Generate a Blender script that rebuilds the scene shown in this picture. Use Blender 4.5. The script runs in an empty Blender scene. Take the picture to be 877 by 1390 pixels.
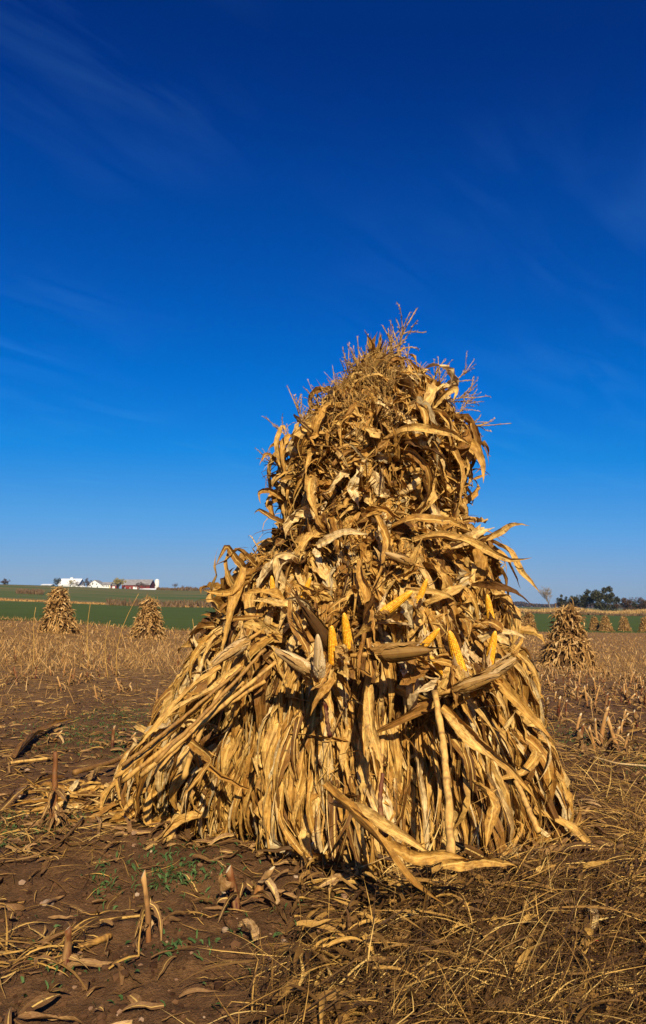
import bpy, math, random
import numpy as np
from mathutils import Vector, Matrix, Euler
R = math.radians
rng = np.random.default_rng(7)
random.seed(7)
scn = bpy.context.scene
COL = scn.collection

# ------------------------------------------------------------------ camera
F = 1011.0; PITCH = R(9.8); CAMZ = 1.1
cp, sp = math.cos(PITCH), math.sin(PITCH)
def at(px, py, Y):
    x = (px - 438.5) / F; v = (650.0 - py) / F
    dy = cp - v * sp; dz = sp + v * cp
    t = Y / dy
    return np.array([x * t, Y, CAMZ + dz * t])
cam_d = bpy.data.cameras.new('camera'); cam = bpy.data.objects.new('camera', cam_d); COL.objects.link(cam)
cam.location = (0, 0, CAMZ); cam.rotation_euler = (R(90) + PITCH, 0, 0)
cam_d.sensor_fit = 'VERTICAL'; cam_d.sensor_height = 36; cam_d.lens = F / 1390 * 36
cam_d.shift_y = -45 / 1390; cam_d.clip_end = 12000; cam_d.clip_start = 0.05
scn.camera = cam

# ------------------------------------------------------------------ noise
_T = np.random.default_rng(3).random((256, 256))
def vn(x, y):
    x = np.asarray(x, float); y = np.asarray(y, float)
    xi = np.floor(x).astype(int); yi = np.floor(y).astype(int)
    fx = x - xi; fy = y - yi
    fx = fx * fx * (3 - 2 * fx); fy = fy * fy * (3 - 2 * fy)
    a = _T[xi & 255, yi & 255]; b = _T[(xi + 1) & 255, yi & 255]
    c = _T[xi & 255, (yi + 1) & 255]; d = _T[(xi + 1) & 255, (yi + 1) & 255]
    return (a * (1 - fx) + b * fx) * (1 - fy) + (c * (1 - fx) + d * fx) * fy
def fbm(x, y, o=4):
    s = 0; a = 0.5; 
    for k in range(o):
        s = s + a * (vn(x * 2 ** k + 17 * k, y * 2 ** k + 31 * k) - 0.5); a *= 0.55
    return s

# ------------------------------------------------------------------ terrain
TR = np.log(np.array([1, 6, 12, 30, 45, 120, 250, 300, 600, 1000, 3000, 6000.]))
TA = np.array([-24, -9, 11, 24.])
TZ = np.array([[0, 0, 0, 0], [0, 0, 0, 0], [-.05, -.1, -.2, -.35], [-.12, -.42, -.8, -1.12],
      [.45, -.33, -.9, -1.44], [.65, -1.0, -1.8, -2.4], [2.3, .9, -.9, -2.3], [4.4, 2.0, -.8, -2.2],
      [17.7, 14.1, 2, -2.6], [18, 14, 3, -1.5], [10, 8, 4, -1], [0, 0, 0, 0.]])
def H0(x, y):
    x = np.asarray(x, float); y = np.asarray(y, float)
    r = np.log(np.maximum(np.hypot(x, y), 1.0)); a = np.degrees(np.arctan2(x, y))
    a = np.clip(a, -24, 24)
    i = np.clip(np.searchsorted(TR, r) - 1, 0, len(TR) - 2); j = np.clip(np.searchsorted(TA, a) - 1, 0, 2)
    u = np.clip((r - TR[i]) / (TR[i + 1] - TR[i]), 0, 1); v = np.clip((a - TA[j]) / (TA[j + 1] - TA[j]), 0, 1)
    u = u * .6 + .4 * u * u * (3 - 2 * u); v = v * v * (3 - 2 * v)
    return (TZ[i, j] * (1 - u) + TZ[i + 1, j] * u) * (1 - v) + (TZ[i, j + 1] * (1 - u) + TZ[i + 1, j + 1] * u) * v
def H(x, y):
    x = np.asarray(x, float); y = np.asarray(y, float)
    r = np.hypot(x, y)
    f = np.clip(1.6 - r / 12, 0, 1)
    m = fbm(x * 1.3, y * 1.3, 2) * .09 + (fbm(x * 7, y * 7, 4) * .075 + np.abs(fbm(x * 26 + 9, y * 26, 2)) * .04) * f
    return H0(x, y) + m * np.clip(2 - r / 40, 0, 1)
def edge(a):      # distance of the far edge of the stubble field by azimuth (degrees)
    return np.interp(a, [-30, -24, -9, 11, 24, 30], [42, 44, 50, 85, 118, 125])

# ------------------------------------------------------------------ mesh builder
class MB:
    def __init__(s): s.v = []; s.f = []; s.uv = []; s.r = []; s.r2 = []; s.n = 0
    def add(s, v, f, uv=None, r=0.5, r2=0.5):
        v = np.asarray(v, float).reshape(-1, 3); k = len(v)
        s.v.append(v)
        if isinstance(f, np.ndarray): s.f.append(f + s.n)
        else:
            for q in f: s.f.append(np.asarray([q]) + s.n)
        s.uv.append(np.zeros((k, 2)) if uv is None else np.asarray(uv, float).reshape(-1, 2))
        s.r.append(np.broadcast_to(np.asarray(r, float).ravel(), (k,)) if np.size(r) != k else np.asarray(r, float).ravel())
        s.r2.append(np.broadcast_to(np.asarray(r2, float).ravel(), (k,)) if np.size(r2) != k else np.asarray(r2, float).ravel())
        s.n += k
    def box(s, x0, x1, y0, y1, z0, z1, **k):
        v = [(x0,y0,z0),(x1,y0,z0),(x1,y1,z0),(x0,y1,z0),(x0,y0,z1),(x1,y0,z1),(x1,y1,z1),(x0,y1,z1)]
        s.add(v, np.array([(0,3,2,1),(4,5,6,7),(0,1,5,4),(1,2,6,5),(2,3,7,6),(3,0,4,7)]), **k)
    def tube(s, pts, rad, n=7, cap=True, r=.5, r2=.5):
        pts = np.asarray(pts, float); K = len(pts); rad = np.broadcast_to(rad, (K,))
        T = np.gradient(pts, axis=0); T /= np.linalg.norm(T, axis=1)[:, None] + 1e-9
        ref = np.array([0, 0, 1.]) if abs(T[0][2]) < .9 else np.array([1., 0, 0])
        A = np.cross(T, ref); A /= np.linalg.norm(A, axis=1)[:, None] + 1e-9; B = np.cross(T, A)
        th = np.linspace(0, 2 * math.pi, n, endpoint=False)
        V = pts[:, None] + rad[:, None, None] * (np.cos(th)[None, :, None] * A[:, None] + np.sin(th)[None, :, None] * B[:, None])
        i = np.arange(K - 1)[:, None]; j = np.arange(n)[None]
        q = np.stack([i * n + j, i * n + (j + 1) % n, (i + 1) * n + (j + 1) % n, (i + 1) * n + j], -1).reshape(-1, 4)
        L = np.concatenate([[0], np.cumsum(np.linalg.norm(np.diff(pts, axis=0), axis=1))])
        uv = np.stack(np.broadcast_arrays(th[None] / 6.283, L[:, None]), -1)
        fl = [q]
        s.add(V, q, uv=uv, r=r, r2=r2)
        if cap:
            b = s.n - K * n
            s.f.append(np.array([list(range(b, b + n))[::-1]])); s.f.append(np.array([list(range(s.n - n, s.n))]))
    def build(s, name, mat, parent=None, smooth=True):
        me = bpy.data.meshes.new(name)
        V = np.concatenate(s.v); loops = np.concatenate([f.ravel() for f in s.f]).astype(np.int32)
        sizes = np.concatenate([np.full(len(f), f.shape[1]) for f in s.f]).astype(np.int32)
        me.vertices.add(len(V)); me.vertices.foreach_set('co', V.astype(np.float32).ravel())
        me.loops.add(len(loops)); me.loops.foreach_set('vertex_index', loops)
        me.polygons.add(len(sizes)); me.polygons.foreach_set('loop_start', np.concatenate([[0], np.cumsum(sizes)[:-1]]).astype(np.int32))
        me.update(calc_edges=True)
        uvl = me.uv_layers.new(name='UVMap'); UV = np.concatenate(s.uv)[loops]
        uvl.data.foreach_set('uv', UV.astype(np.float32).ravel())
        for nm, d in (('rnd', s.r), ('rnd2', s.r2)):
            a = me.attributes.new(nm, 'FLOAT', 'POINT'); a.data.foreach_set('value', np.concatenate(d).astype(np.float32))
        me.polygons.foreach_set('use_smooth', np.full(len(sizes), smooth))
        me.materials.append(mat); me.validate(); me.update()
        o = bpy.data.objects.new(name, me); COL.objects.link(o)
        if parent is not None: adopt(o, parent)
        return o
def adopt(o, parent):
    o.parent = parent
    M = Matrix.Identity(4)
    p = parent
    chain = []
    while p is not None: chain.append(p); p = p.parent
    W = Matrix.Identity(4)
    for q in reversed(chain): W = W @ (q.matrix_parent_inverse if q.parent else Matrix.Identity(4)) @ Matrix.LocRotScale(q.location, q.rotation_euler, q.scale)
    o.matrix_parent_inverse = W.inverted()
def tag(o, label=None, cat=None, group=None, kind=None):
    if label: o['label'] = label
    if cat: o['category'] = cat
    if group: o['group'] = group
    if kind: o['kind'] = kind
    return o
def empty(name, loc, rz=0):
    o = bpy.data.objects.new(name, None); COL.objects.link(o); o.location = [float(c) for c in loc]; o.rotation_euler = (0, 0, rz); o.empty_display_size = .2
    return o
def kids(o): return [c for c in ALLCH.get(o.name, [])]
def copy_tree(o, parent=None):
    c = o.copy(); COL.objects.link(c); c.parent = parent
    if parent is not None: c.matrix_parent_inverse = o.matrix_parent_inverse.copy()
    for ch in list(o.children): copy_tree(ch, c)
    return c

# ------------------------------------------------------------------ materials
class NT:
    def __init__(s, name, rough=.7, spec=.3):
        s.m = bpy.data.materials.new(name); s.m.use_nodes = True; s.t = s.m.node_tree; s.t.nodes.clear()
        s.out = s.n('ShaderNodeOutputMaterial'); s.b = s.n('ShaderNodeBsdfPrincipled')
        s.b.inputs['Roughness'].default_value = rough; s.b.inputs['Specular IOR Level'].default_value = spec
        s.l(s.b.outputs[0], s.out.inputs[0])
    def n(s, t, **k):
        n = s.t.nodes.new(t)
        for a, v in k.items(): setattr(n, a, v)
        return n
    def l(s, a, b): s.t.links.new(a, b)
    def put(s, sock, v):
        if hasattr(v, 'default_value') or hasattr(v, 'is_output'): s.l(v, sock)
        else: sock.default_value = v
    def math(s, op, a, b=0.0, c=None, clamp=False):
        n = s.n('ShaderNodeMath', operation=op, use_clamp=clamp); s.put(n.inputs[0], a); s.put(n.inputs[1], b)
        if c is not None: s.put(n.inputs[2], c)
        return n.outputs[0]
    def mix(s, f, a, b, mode='MIX'):
        n = s.n('ShaderNodeMix', data_type='RGBA', blend_type=mode); s.put(n.inputs[0], f)
        for k, v in ((6, a), (7, b)):
            if isinstance(v, tuple): n.inputs[k].default_value = (*v, 1)
            else: s.l(v, n.inputs[k])
        return n.outputs[2]
    def noise(s, vec, scale, detail=3, rough=.6, dist=0):
        n = s.n('ShaderNodeTexNoise'); s.l(vec, n.inputs['Vector']); n.inputs['Scale'].default_value = scale
        n.inputs['Detail'].default_value = detail; n.inputs['Roughness'].default_value = rough; n.inputs['Distortion'].default_value = dist
        return n.outputs[0]
    def ramp(s, f, stops, interp='LINEAR'):
        n = s.n('ShaderNodeValToRGB'); n.color_ramp.interpolation = interp; e = n.color_ramp.elements
        while len(e) < len(stops): e.new(.5)
        for k, (p, c) in enumerate(stops):
            e[k].position = p; e[k].color = (*c, 1) if isinstance(c, tuple) else (c, c, c, 1)
        s.l(f, n.inputs[0]); return n.outputs[0]
    def rng(s, v, a, b, c=0., d=1.):
        n = s.n('ShaderNodeMapRange'); s.l(v, n.inputs[0]); 
        for k, q in zip((1, 2, 3, 4), (a, b, c, d)): n.inputs[k].default_value = q
        return n.outputs[0]
    def attr(s, nm): n = s.n('ShaderNodeAttribute'); n.attribute_name = nm; return n.outputs['Fac']
    def geo(s): return s.n('ShaderNodeNewGeometry').outputs['Position']
    def obj(s): return s.n('ShaderNodeTexCoord').outputs['Object']
    def uv(s): return s.n('ShaderNodeTexCoord').outputs['UV']
    def sep(s, v): n = s.n('ShaderNodeSeparateXYZ'); s.l(v, n.inputs[0]); return n.outputs
    def scale(s, v, k):
        n = s.n('ShaderNodeMapping'); s.l(v, n.inputs[0]); n.inputs['Scale'].default_value = k; return n.outputs[0]
    def color(s, c): 
        s.put(s.b.inputs['Base Color'], (*c, 1) if isinstance(c, tuple) else c); return s
    def bump(s, h, st=.5, d=.01):
        n = s.n('ShaderNodeBump'); n.inputs['Strength'].default_value = st; n.inputs['Distance'].default_value = d
        s.l(h, n.inputs['Height']); s.l(n.outputs[0], s.b.inputs['Normal'])
    def translucent(s, c, f):
        t = s.n('ShaderNodeBsdfTranslucent'); s.l(c, t.inputs[0]); m = s.n('ShaderNodeMixShader'); m.inputs[0].default_value = f
        s.l(s.b.outputs[0], m.inputs[1]); s.l(t.outputs[0], m.inputs[2]); s.l(m.outputs[0], s.out.inputs[0])

def leaf_mat(name, stops, midrib=(.66, .43, .12), trans=.22, mid=True, dirt=1.0):
    m = NT(name, .6, .16)
    rnd = m.attr('rnd'); r2 = m.attr('rnd2'); pos = m.geo(); uvo = m.uv(); u, v, _ = m.sep(uvo)
    base = m.ramp(rnd, stops)
    nz = m.noise(pos, 28, 4, .65)
    base = m.mix(m.rng(nz, .40, .66, 0, .85 * dirt), base, m.mix(.55, base, (.085, .038, .012)), 'MIX')
    base = m.mix(m.rng(m.noise(pos, 9, 3, .6), .45, .7, 0, .45 * dirt), base, m.mix(1.0, base, (.62, .50, .42), 'MULTIPLY'))
    # along-the-blade veins
    vv = m.scale(uvo, (26, 2.2, 1)); cx = m.n('ShaderNodeCombineXYZ'); m.l(m.math('MULTIPLY', u, 13), cx.inputs[0]); m.l(m.math('MULTIPLY', v, 2.0), cx.inputs[1]); m.l(m.math('MULTIPLY', rnd, 90), cx.inputs[2])
    vein = m.noise(cx.outputs[0], 1.0, 2, .6)
    base = m.mix(m.rng(vein, .38, .62, 0, .8), base, m.mix(1.0, base, (.55, .42, .30), 'MULTIPLY'))
    if mid:
        d = m.math('ABSOLUTE', m.math('SUBTRACT', u, .5))
        rib = m.rng(d, .045, .085, 1, 0)
        base = m.mix(m.math('MULTIPLY', rib, m.rng(r2, .2, .7, 0, .85)), base, midrib)
        ed = m.rng(d, .36, .5, 0, .55)
        base = m.mix(m.math('MULTIPLY', ed, m.rng(nz, .4, .6, 0, 1)), base, (.16, .085, .03))
    # mildew spots
    sp_ = m.noise(pos, 75, 2, .5)
    base = m.mix(m.math('MULTIPLY', m.rng(sp_, .60, .72, 0, .8), m.rng(r2, .3, .9, .1, 1)), base, (.07, .045, .025))
    m.color(base); m.translucent(base, trans)
    m.bump(vein, .35, .004)
    return m.m
LEAF = [(0, (.070, .030, .008)), (.16, (.20, .095, .022)), (.34, (.44, .225, .045)), (.58, (.66, .385, .085)), (.80, (.82, .55, .17)), (.95, (.90, .72, .38)), (1, (.34, .28, .15))]
M_leaf = leaf_mat('dry_corn_leaf', LEAF)
M_litter = leaf_mat('weathered_leaf', [(0, (.10, .055, .022)), (.5, (.25, .14, .055)), (.8, (.38, .23, .09)), (1, (.52, .36, .18))], trans=.08)
M_husk = leaf_mat('papery_husk', [(0, (.10, .048, .012)), (.45, (.45, .26, .07)), (1, (.90, .72, .40))], mid=False, dirt=.5, trans=.2)
M_straw = leaf_mat('straw', [(0, (.045, .022, .008)), (.25, (.13, .07, .020)), (.5, (.32, .18, .045)), (.75, (.58, .36, .09)), (1, (.80, .58, .20))], mid=False, trans=.05, dirt=.4)
M_far = leaf_mat('far_dry_leaf', [(0, (.10, .048, .015)), (.35, (.42, .24, .075)), (.75, (.64, .41, .15)), (1, (.78, .57, .28))], mid=False, dirt=.3)

def stalk_mat(name, c0, c1, c2, redness=.25):
    m = NT(name, .62, .2); pos = m.geo(); _u, v, _z = m.sep(m.uv()); rnd = m.attr('rnd')
    c = m.ramp(rnd, [(0, c0), (.5, c1), (1, c2)])
    s1 = m.noise(m.scale(pos, (60, 60, 6)), 1, 3, .6)
    c = m.mix(m.rng(s1, .4, .7, 0, .7), c, m.mix(1.0, c, (.50, .36, .24), 'MULTIPLY'))
    c = m.mix(m.rng(m.noise(pos, 16, 3), .52, .66, 0, .6), c, (.10, .05, .02))
    nd = m.math('FRACT', m.math('MULTIPLY', v, 5.3)); nd = m.math('ABSOLUTE', m.math('SUBTRACT', nd, .5))
    c = m.mix(m.rng(nd, .0, .05, .75, 0), c, (.14, .07, .025))
    c = m.mix(m.rng(m.noise(m.scale(pos, (25, 25, 9)), 1, 3, .6), .48, .62, 0, .7), c, (.30, .17, .06)) if name == 'red_stalk' else c
    m.color(c); m.bump(s1, .5, .004); return m.m
M_stalk = stalk_mat('dry_stalk', (.16, .075, .020), (.44, .24, .055), (.62, .38, .11))
M_red = stalk_mat('red_stalk', (.035, .007, .004), (.08, .013, .006), (.17, .06, .018))
M_stub = stalk_mat('stub_stalk', (.10, .030, .010), (.34, .16, .045), (.50, .29, .10))
mm = NT('stalk_pith', .8); mm.color(mm.mix(mm.noise(mm.geo(), 90), (.60, .42, .18), (.80, .66, .40))); M_pith = mm.m

mm = NT('tassel', .8, .15); mm.color(mm.mix(mm.rng(mm.noise(mm.geo(), 30), .3, .7), (.20, .105, .030), (.50, .31, .10))); M_tassel = mm.m
mm = NT('bundle_core', .9, .1); mm.color(mm.mix(mm.rng(mm.noise(mm.scale(mm.geo(), (40, 40, 5)), 1, 3), .35, .65), (.03, .015, .006), (.10, .05, .018))); M_core = mm.m  # bundle interior coloured extra dark, standing in for shade in the leaf gaps
mm = NT('kernels', .38, .5); p_ = mm.obj(); c_ = mm.ramp(mm.attr('rnd'), [(0, (.60, .22, .005)), (.5, (.84, .41, .012)), (1, (.93, .56, .05))])
gp = mm.attr('rnd2'); c_ = mm.mix(mm.rng(gp, .0, .42, .85, 0), c_, (.34, .10, .01)); mm.color(c_); M_kern = mm.m
mm = NT('cob_silk', .9); mm.color((.14, .07, .03)); M_silk = mm.m

# ground
g = NT('field_ground', .95, .12)
pos = g.geo(); zs, zg = g.attr('rnd'), g.attr('rnd2')   # rnd: straw cover, rnd2: 0 soil .5 green 1 hill
px_, py_, pz_ = g.sep(pos)
n1 = g.noise(pos, 1.1, 5, .65); n2 = g.noise(pos, 14, 5, .7); n3 = g.noise(pos, 70, 4, .7)
soil = g.mix(g.rng(n2, .3, .7), (.038, .017, .0065), (.160, .076, .031))
soil = g.mix(g.rng(n3, .45, .72, 0, .7), soil, (.16, .085, .042))
soil = g.mix(g.rng(n1, .5, .66, 0, .45), soil, (.034, .016, .007))
vor = g.n('ShaderNodeTexVoronoi'); g.l(pos, vor.inputs['Vector']); vor.inputs['Scale'].default_value = 60
soil = g.mix(g.rng(vor.outputs['Distance'], .10, .16, .6, 0), soil, (.24, .14, .075))
strawc = g.mix(g.rng(g.noise(g.scale(pos, (.6, 3.0, 1)), 2.2, 5, .7), .3, .68), (.07, .034, .012), (.34, .19, .06))
c = g.mix(g.math('MULTIPLY', zs, g.rng(g.noise(pos, 2.5, 5, .75), .28, .52), clamp=True), soil, strawc)
green = g.mix(g.rng(g.noise(g.scale(pos, (.02, .25, 1)), 1.5, 5, .6), .3, .7), (.036, .054, .006), (.066, .090, .010))
hill = g.mix(g.rng(g.noise(g.scale(pos, (.006, .03, .03)), 1.6, 5, .62), .38, .62), (.050, .082, .016), (.140, .105, .038))
c = g.mix(g.rng(zg, .2, .4), c, green); c = g.mix(g.rng(zg, .65, .8), c, hill)
g.color(c)
n4 = g.noise(pos, 190, 3, .7); hh = g.math('ADD', g.math('ADD', g.math('MULTIPLY', n2, .5), g.math('MULTIPLY', n3, .35)), g.math('MULTIPLY', n4, .22)); g.bump(hh, 1.0, .035)
M_ground = g.m

def simple(name, a, b, scale=3, rough=.8, spec=.2, stretch=(1, 1, 1)):
    m = NT(name, rough, spec); m.color(m.mix(m.rng(m.noise(m.scale(m.obj(), stretch), scale, 4), .3, .7), a, b)); return m.m
M_white = simple('white_siding', (.52, .52, .52), (.66, .66, .64), 1.2, stretch=(.3, .3, 6))
M_redw = simple('red_barn_boards', (.13, .018, .014), (.22, .035, .026), 1.5, stretch=(3, 3, .2))
M_groof = simple('grey_roof', (.16, .15, .15), (.27, .26, .26), .5)
M_droof = simple('dark_roof', (.09, .085, .09), (.17, .16, .16), .6)
M_wroof = simple('pale_metal_roof', (.55, .56, .57), (.72, .72, .72), .4, .45, .4)
M_glass = simple('window_glass', (.02, .025, .03), (.05, .055, .06), 1, .15, .6)
M_trim = simple('yellow_trim', (.55, .38, .12), (.62, .45, .16), 1)
M_silo = simple('silo_concrete', (.45, .43, .40), (.60, .58, .54), 1)
M_bark = simple('bark', (.055, .040, .030), (.13, .10, .075), 4, .95, .1, (3, 3, .6))
M_bark2 = simple('pale_bark', (.16, .13, .10), (.30, .25, .20), 4, .95, .1, (3, 3, .6))
def fol(name, a, b, trans=.2):
    m = NT(name, .7, .2); c = m.mix(m.attr('rnd'), a, b); m.color(c); m.translucent(c, trans); return m.m
M_fdark = fol('dark_foliage', (.022, .024, .010), (.075, .068, .028))
M_frust = fol('rusty_foliage', (.045, .028, .018), (.11, .062, .035))
M_fyel = fol('yellowing_foliage', (.17, .14, .03), (.38, .29, .08))
M_fbrn = fol('brown_shrub', (.07, .045, .022), (.17, .10, .045))
M_weed = fol('weed_leaf', (.025, .055, .012), (.075, .13, .035))
M_stone = simple('field_stone', (.16, .10, .06), (.34, .24, .15), 30)
M_corn = leaf_mat('standing_corn', [(0, (.14, .08, .03)), (.5, (.46, .29, .10)), (1, (.68, .48, .20))], mid=False, dirt=.2)
mm = NT('red_twine', .5); mm.color((.62, .02, .03)); M_twine = mm.m

# ------------------------------------------------------------------ ground sheet
az = np.unique(np.concatenate([np.linspace(-180, -36, 30), np.arange(-36, 36.01, .36), np.linspace(36, 180, 30)]))[:-1]
rr = [0.9]
while rr[-1] < 12: rr.append(rr[-1] * 1.0085)
while rr[-1] < 150: rr.append(rr[-1] * 1.02)
while rr[-1] < 6000: rr.append(rr[-1] * 1.06)
rr = np.array(rr)
AZ, RR = np.meshgrid(R(1) * az, rr); X = RR * np.sin(AZ); Y = RR * np.cos(AZ); Z = H(X, Y)
na = len(az); nr = len(rr)
ad = np.degrees(AZ); wob = 1 + .05 * (fbm(X * .05, Y * .05, 3))
E = edge(ad) * wob
straw = np.clip((RR - 7) / 9, 0, 1) * .85 + .15
straw = np.where(ad > 5, np.clip((RR - 16) / 10, 0, 1) * .85 + .12, straw)
zone = np.where(RR > E, .5, 0.); zone = np.where((RR > 262) & (ad < 4), 1., zone); zone = np.where((RR > 330), 1., zone)
straw = np.where((RR > E) , 0, straw)
gm = MB()
i = np.arange(nr - 1)[:, None]; j = np.arange(na)[None]
q = np.stack([i * na + j, (i + 1) * na + j, (i + 1) * na + (j + 1) % na, i * na + (j + 1) % na], -1).reshape(-1, 4)[:, ::-1]
gm.add(np.stack([X, Y, Z], -1).reshape(-1, 3), q, r=straw.ravel(), r2=zone.ravel())
gm.f.append(np.array([list(range(na))[::-1]]))
tag(gm.build('ground', M_ground), 'brown earth of the cut corn field running out to green fields and a low hill', 'ground', kind='structure')

# ------------------------------------------------------------------ leaf grower (vectorised)
def nrm(a): return a / (np.linalg.norm(a, axis=-1, keepdims=True) + 1e-9)
def grow(P, D, L, W, N0, surf=None, K=14, M=5, grav=.15, adh=.35, off=.02, jit=.25, kink=.08, roll=None, twist=1.0, curl=None,
         ripple=.2, tip=True, floor=True, rnd=None, r=rng):
    n = len(P); L = np.broadcast_to(L, (n,)); W = np.broadcast_to(W, (n,)); grav = np.broadcast_to(grav, (n,)); off = np.broadcast_to(off, (n,))
    adh = np.broadcast_to(adh, (n,)); jit = np.broadcast_to(jit, (n,))
    P = P.copy(); D = nrm(D); N = nrm(N0.copy())
    pts = [P.copy()]; Ds = [D.copy()]; Ns = [N.copy()]
    drift = r.normal(0, 1, (n, 3)) * jit[:, None] * .22
    for k in range(K):
        step = L / K
        drift = drift * .72 + r.normal(0, 1, (n, 3)) * jit[:, None] * .22
        kk = r.random(n) < kink * .8
        D = D + drift + (r.normal(0, 1, (n, 3)) * .75) * kk[:, None]
        D[:, 2] -= grav
        if surf is not None:
            d, nn = surf(P)
            corr = np.clip((off - d) * 6, -.5, 1.2) * adh
            corr = np.where((off - d) > 0, np.maximum(corr, (off - d) * 6), corr)
            D = D + nn * corr[:, None]
            N = nrm(N * .6 + nn * .4)
        D = nrm(D); P = P + D * step[:, None]
        if floor:
            gz = H(P[:, 0], P[:, 1]) + .012
            lo = P[:, 2] < gz
            P[:, 2] = np.where(lo, gz, P[:, 2]); D[:, 2] = np.where(lo, np.maximum(D[:, 2], .0) + r.random(n) * .25, D[:, 2])
        pts.append(P.copy()); Ds.append(D.copy()); Ns.append(N.copy())
    pts = np.array(pts).transpose(1, 0, 2); Nn = np.array(Ns).transpose(1, 0, 2)
    T = nrm(np.gradient(pts, axis=1))
    t = np.linspace(0, 1, K + 1)[None]
    roll = r.normal(0, .38, n) if roll is None else roll
    ph = roll[:, None] + twist * r.normal(0, 1, (n, 1)) * t + .35 * twist * np.sin(t * r.uniform(3, 9, (n, 1)) + r.uniform(0, 6, (n, 1))) + np.cumsum(r.normal(0, .16, (n, K + 1)) * twist, axis=1)
    B0 = nrm(np.cross(T, Nn)); N1 = nrm(np.cross(B0, T))
    B = B0 * np.cos(ph)[..., None] + N1 * np.sin(ph)[..., None]; N2 = -B0 * np.sin(ph)[..., None] + N1 * np.cos(ph)[..., None]
    a0 = r.uniform(.35, .9, (n, 1)); tpow = r.uniform(1.4, 4, (n, 1))
    w = (a0 + (1 - a0) * np.minimum(1, t / .3)) * np.maximum(1 - t ** tpow, 0.02 if tip else .2)
    torn = r.random((n, 1)) < .25
    w = np.where(torn, w * (1 - .35 * r.random((n, K + 1))), w)
    w = w * W[:, None] / 2
    curl = np.where(r.random(n) < .22, r.uniform(1.6, 2.7, n), r.uniform(-.7, .8, n)) if curl is None else curl
    kap = np.clip(curl[:, None] * (.6 + .8 * t * r.random((n, 1))), -2.8, 2.8); kap = np.where(np.abs(kap) < .15, .15, kap)
    u = np.linspace(-1, 1, M)[None, None]
    xs = np.sin(kap[..., None] * u) / kap[..., None]; ys = (1 - np.cos(kap[..., None] * u)) / kap[..., None]
    fold = r.uniform(-.15, .75, (n, 1, 1)); ys = ys + fold * np.abs(u); xs = xs * (1 - .25 * np.abs(fold))
    rp = ripple * np.sin(t[..., None] * r.uniform(14, 34, (n, 1, 1)) + np.sign(u) * r.uniform(0, 3, (n, 1, 1))) * np.abs(u) ** 1.5
    rp = rp * r.uniform(.0, 1.0, (n, 1, 1)) + r.normal(0, ripple * 1.0, (n, K + 1, M)) * (np.abs(u) + .15); w = w * (1 + (ripple > .03) * r.normal(0, .15, (n, K + 1)))
    V = pts[:, :, None] + B[:, :, None] * (xs * w[..., None])[..., None] + N2[:, :, None] * ((ys + rp) * w[..., None])[..., None]
    return V
def add_leaves(mb, V, rnd=None, r=rng):
    n, K1, M, _ = V.shape
    i = np.arange(K1 - 1)[:, None]; j = np.arange(M - 1)[None]
    q = np.stack([i * M + j, (i + 1) * M + j, (i + 1) * M + j + 1, i * M + j + 1], -1).reshape(-1, 4)
    Q = (q[None] + (np.arange(n) * K1 * M)[:, None, None]).reshape(-1, 4)
    uv = np.stack(np.broadcast_arrays(np.linspace(0, 1, M)[None, None], np.linspace(0, 6, K1)[None, :, None], ), -1)
    uv = np.broadcast_to(uv, (n, K1, M, 2))
    rnd = r.random(n) if rnd is None else rnd; r2 = r.random(n)
    global LAST; LAST = n
    mb.add(V.reshape(-1, 3), Q, uv=uv.reshape(-1, 2), r=np.repeat(rnd, K1 * M), r2=np.repeat(r2, K1 * M))

# ------------------------------------------------------------------ the big shock: profile from its outline
CY = 4.25
left = [(530,470),(500,495),(450,545),(405,588),(380,630),(376,660),(380,690),(376,722),(352,755),(324,785),(306,830),(290,885),(270,930),(240,975),(215,1015),(200,1050),(190,1085)]
right = [(545,470),(565,498),(598,532),(620,560),(632,600),(632,640),(628,672),(630,700),(643,725),(663,755),(680,800),(684,850),(692,890),(702,935),(714,990),(724,1040),(733,1090),(738,1120)]
def prof(lst, s):
    zz, xx = [], []
    for a, b in lst:
        p = at(a, b, CY); k_ = .05 + .03 * math.exp(-((p[2] - 1.62) / .16) ** 2) + .03 * (p[2] > .9); zz.append(p[2]); xx.append(p[0] + s * k_)
    o = np.argsort(zz); return np.array(zz)[o], np.array(xx)[o]
LZ, LX = prof(left, 1); RZ, RX = prof(right, -1)
TOPZ = 2.58
def big_dims(z):
    l = np.interp(z, LZ, LX); r_ = np.interp(z, RZ, RX)
    return l, r_
def lumpf(ph, z):
    k = np.clip((z - .7) / .3, 0, 1)
    return 1 + (.16 * (vn(ph * 3.1 + 20, z * 4) - .5) + .10 * (vn(ph * 9 + 50, z * 9) - .5)) * k + (.20 * (vn(ph * 6.5 + 33, z * .9) - .5) + .10 * (vn(ph * 3 + 7, z * 1.5) - .5)) * (1 - k)
def pexp(dx, dy, z):
    return 2 - 1.05 * np.clip((.95 - z) / .95, 0, 1) * np.clip(-dx / .15, 0, 1) * (dy < 0)
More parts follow.
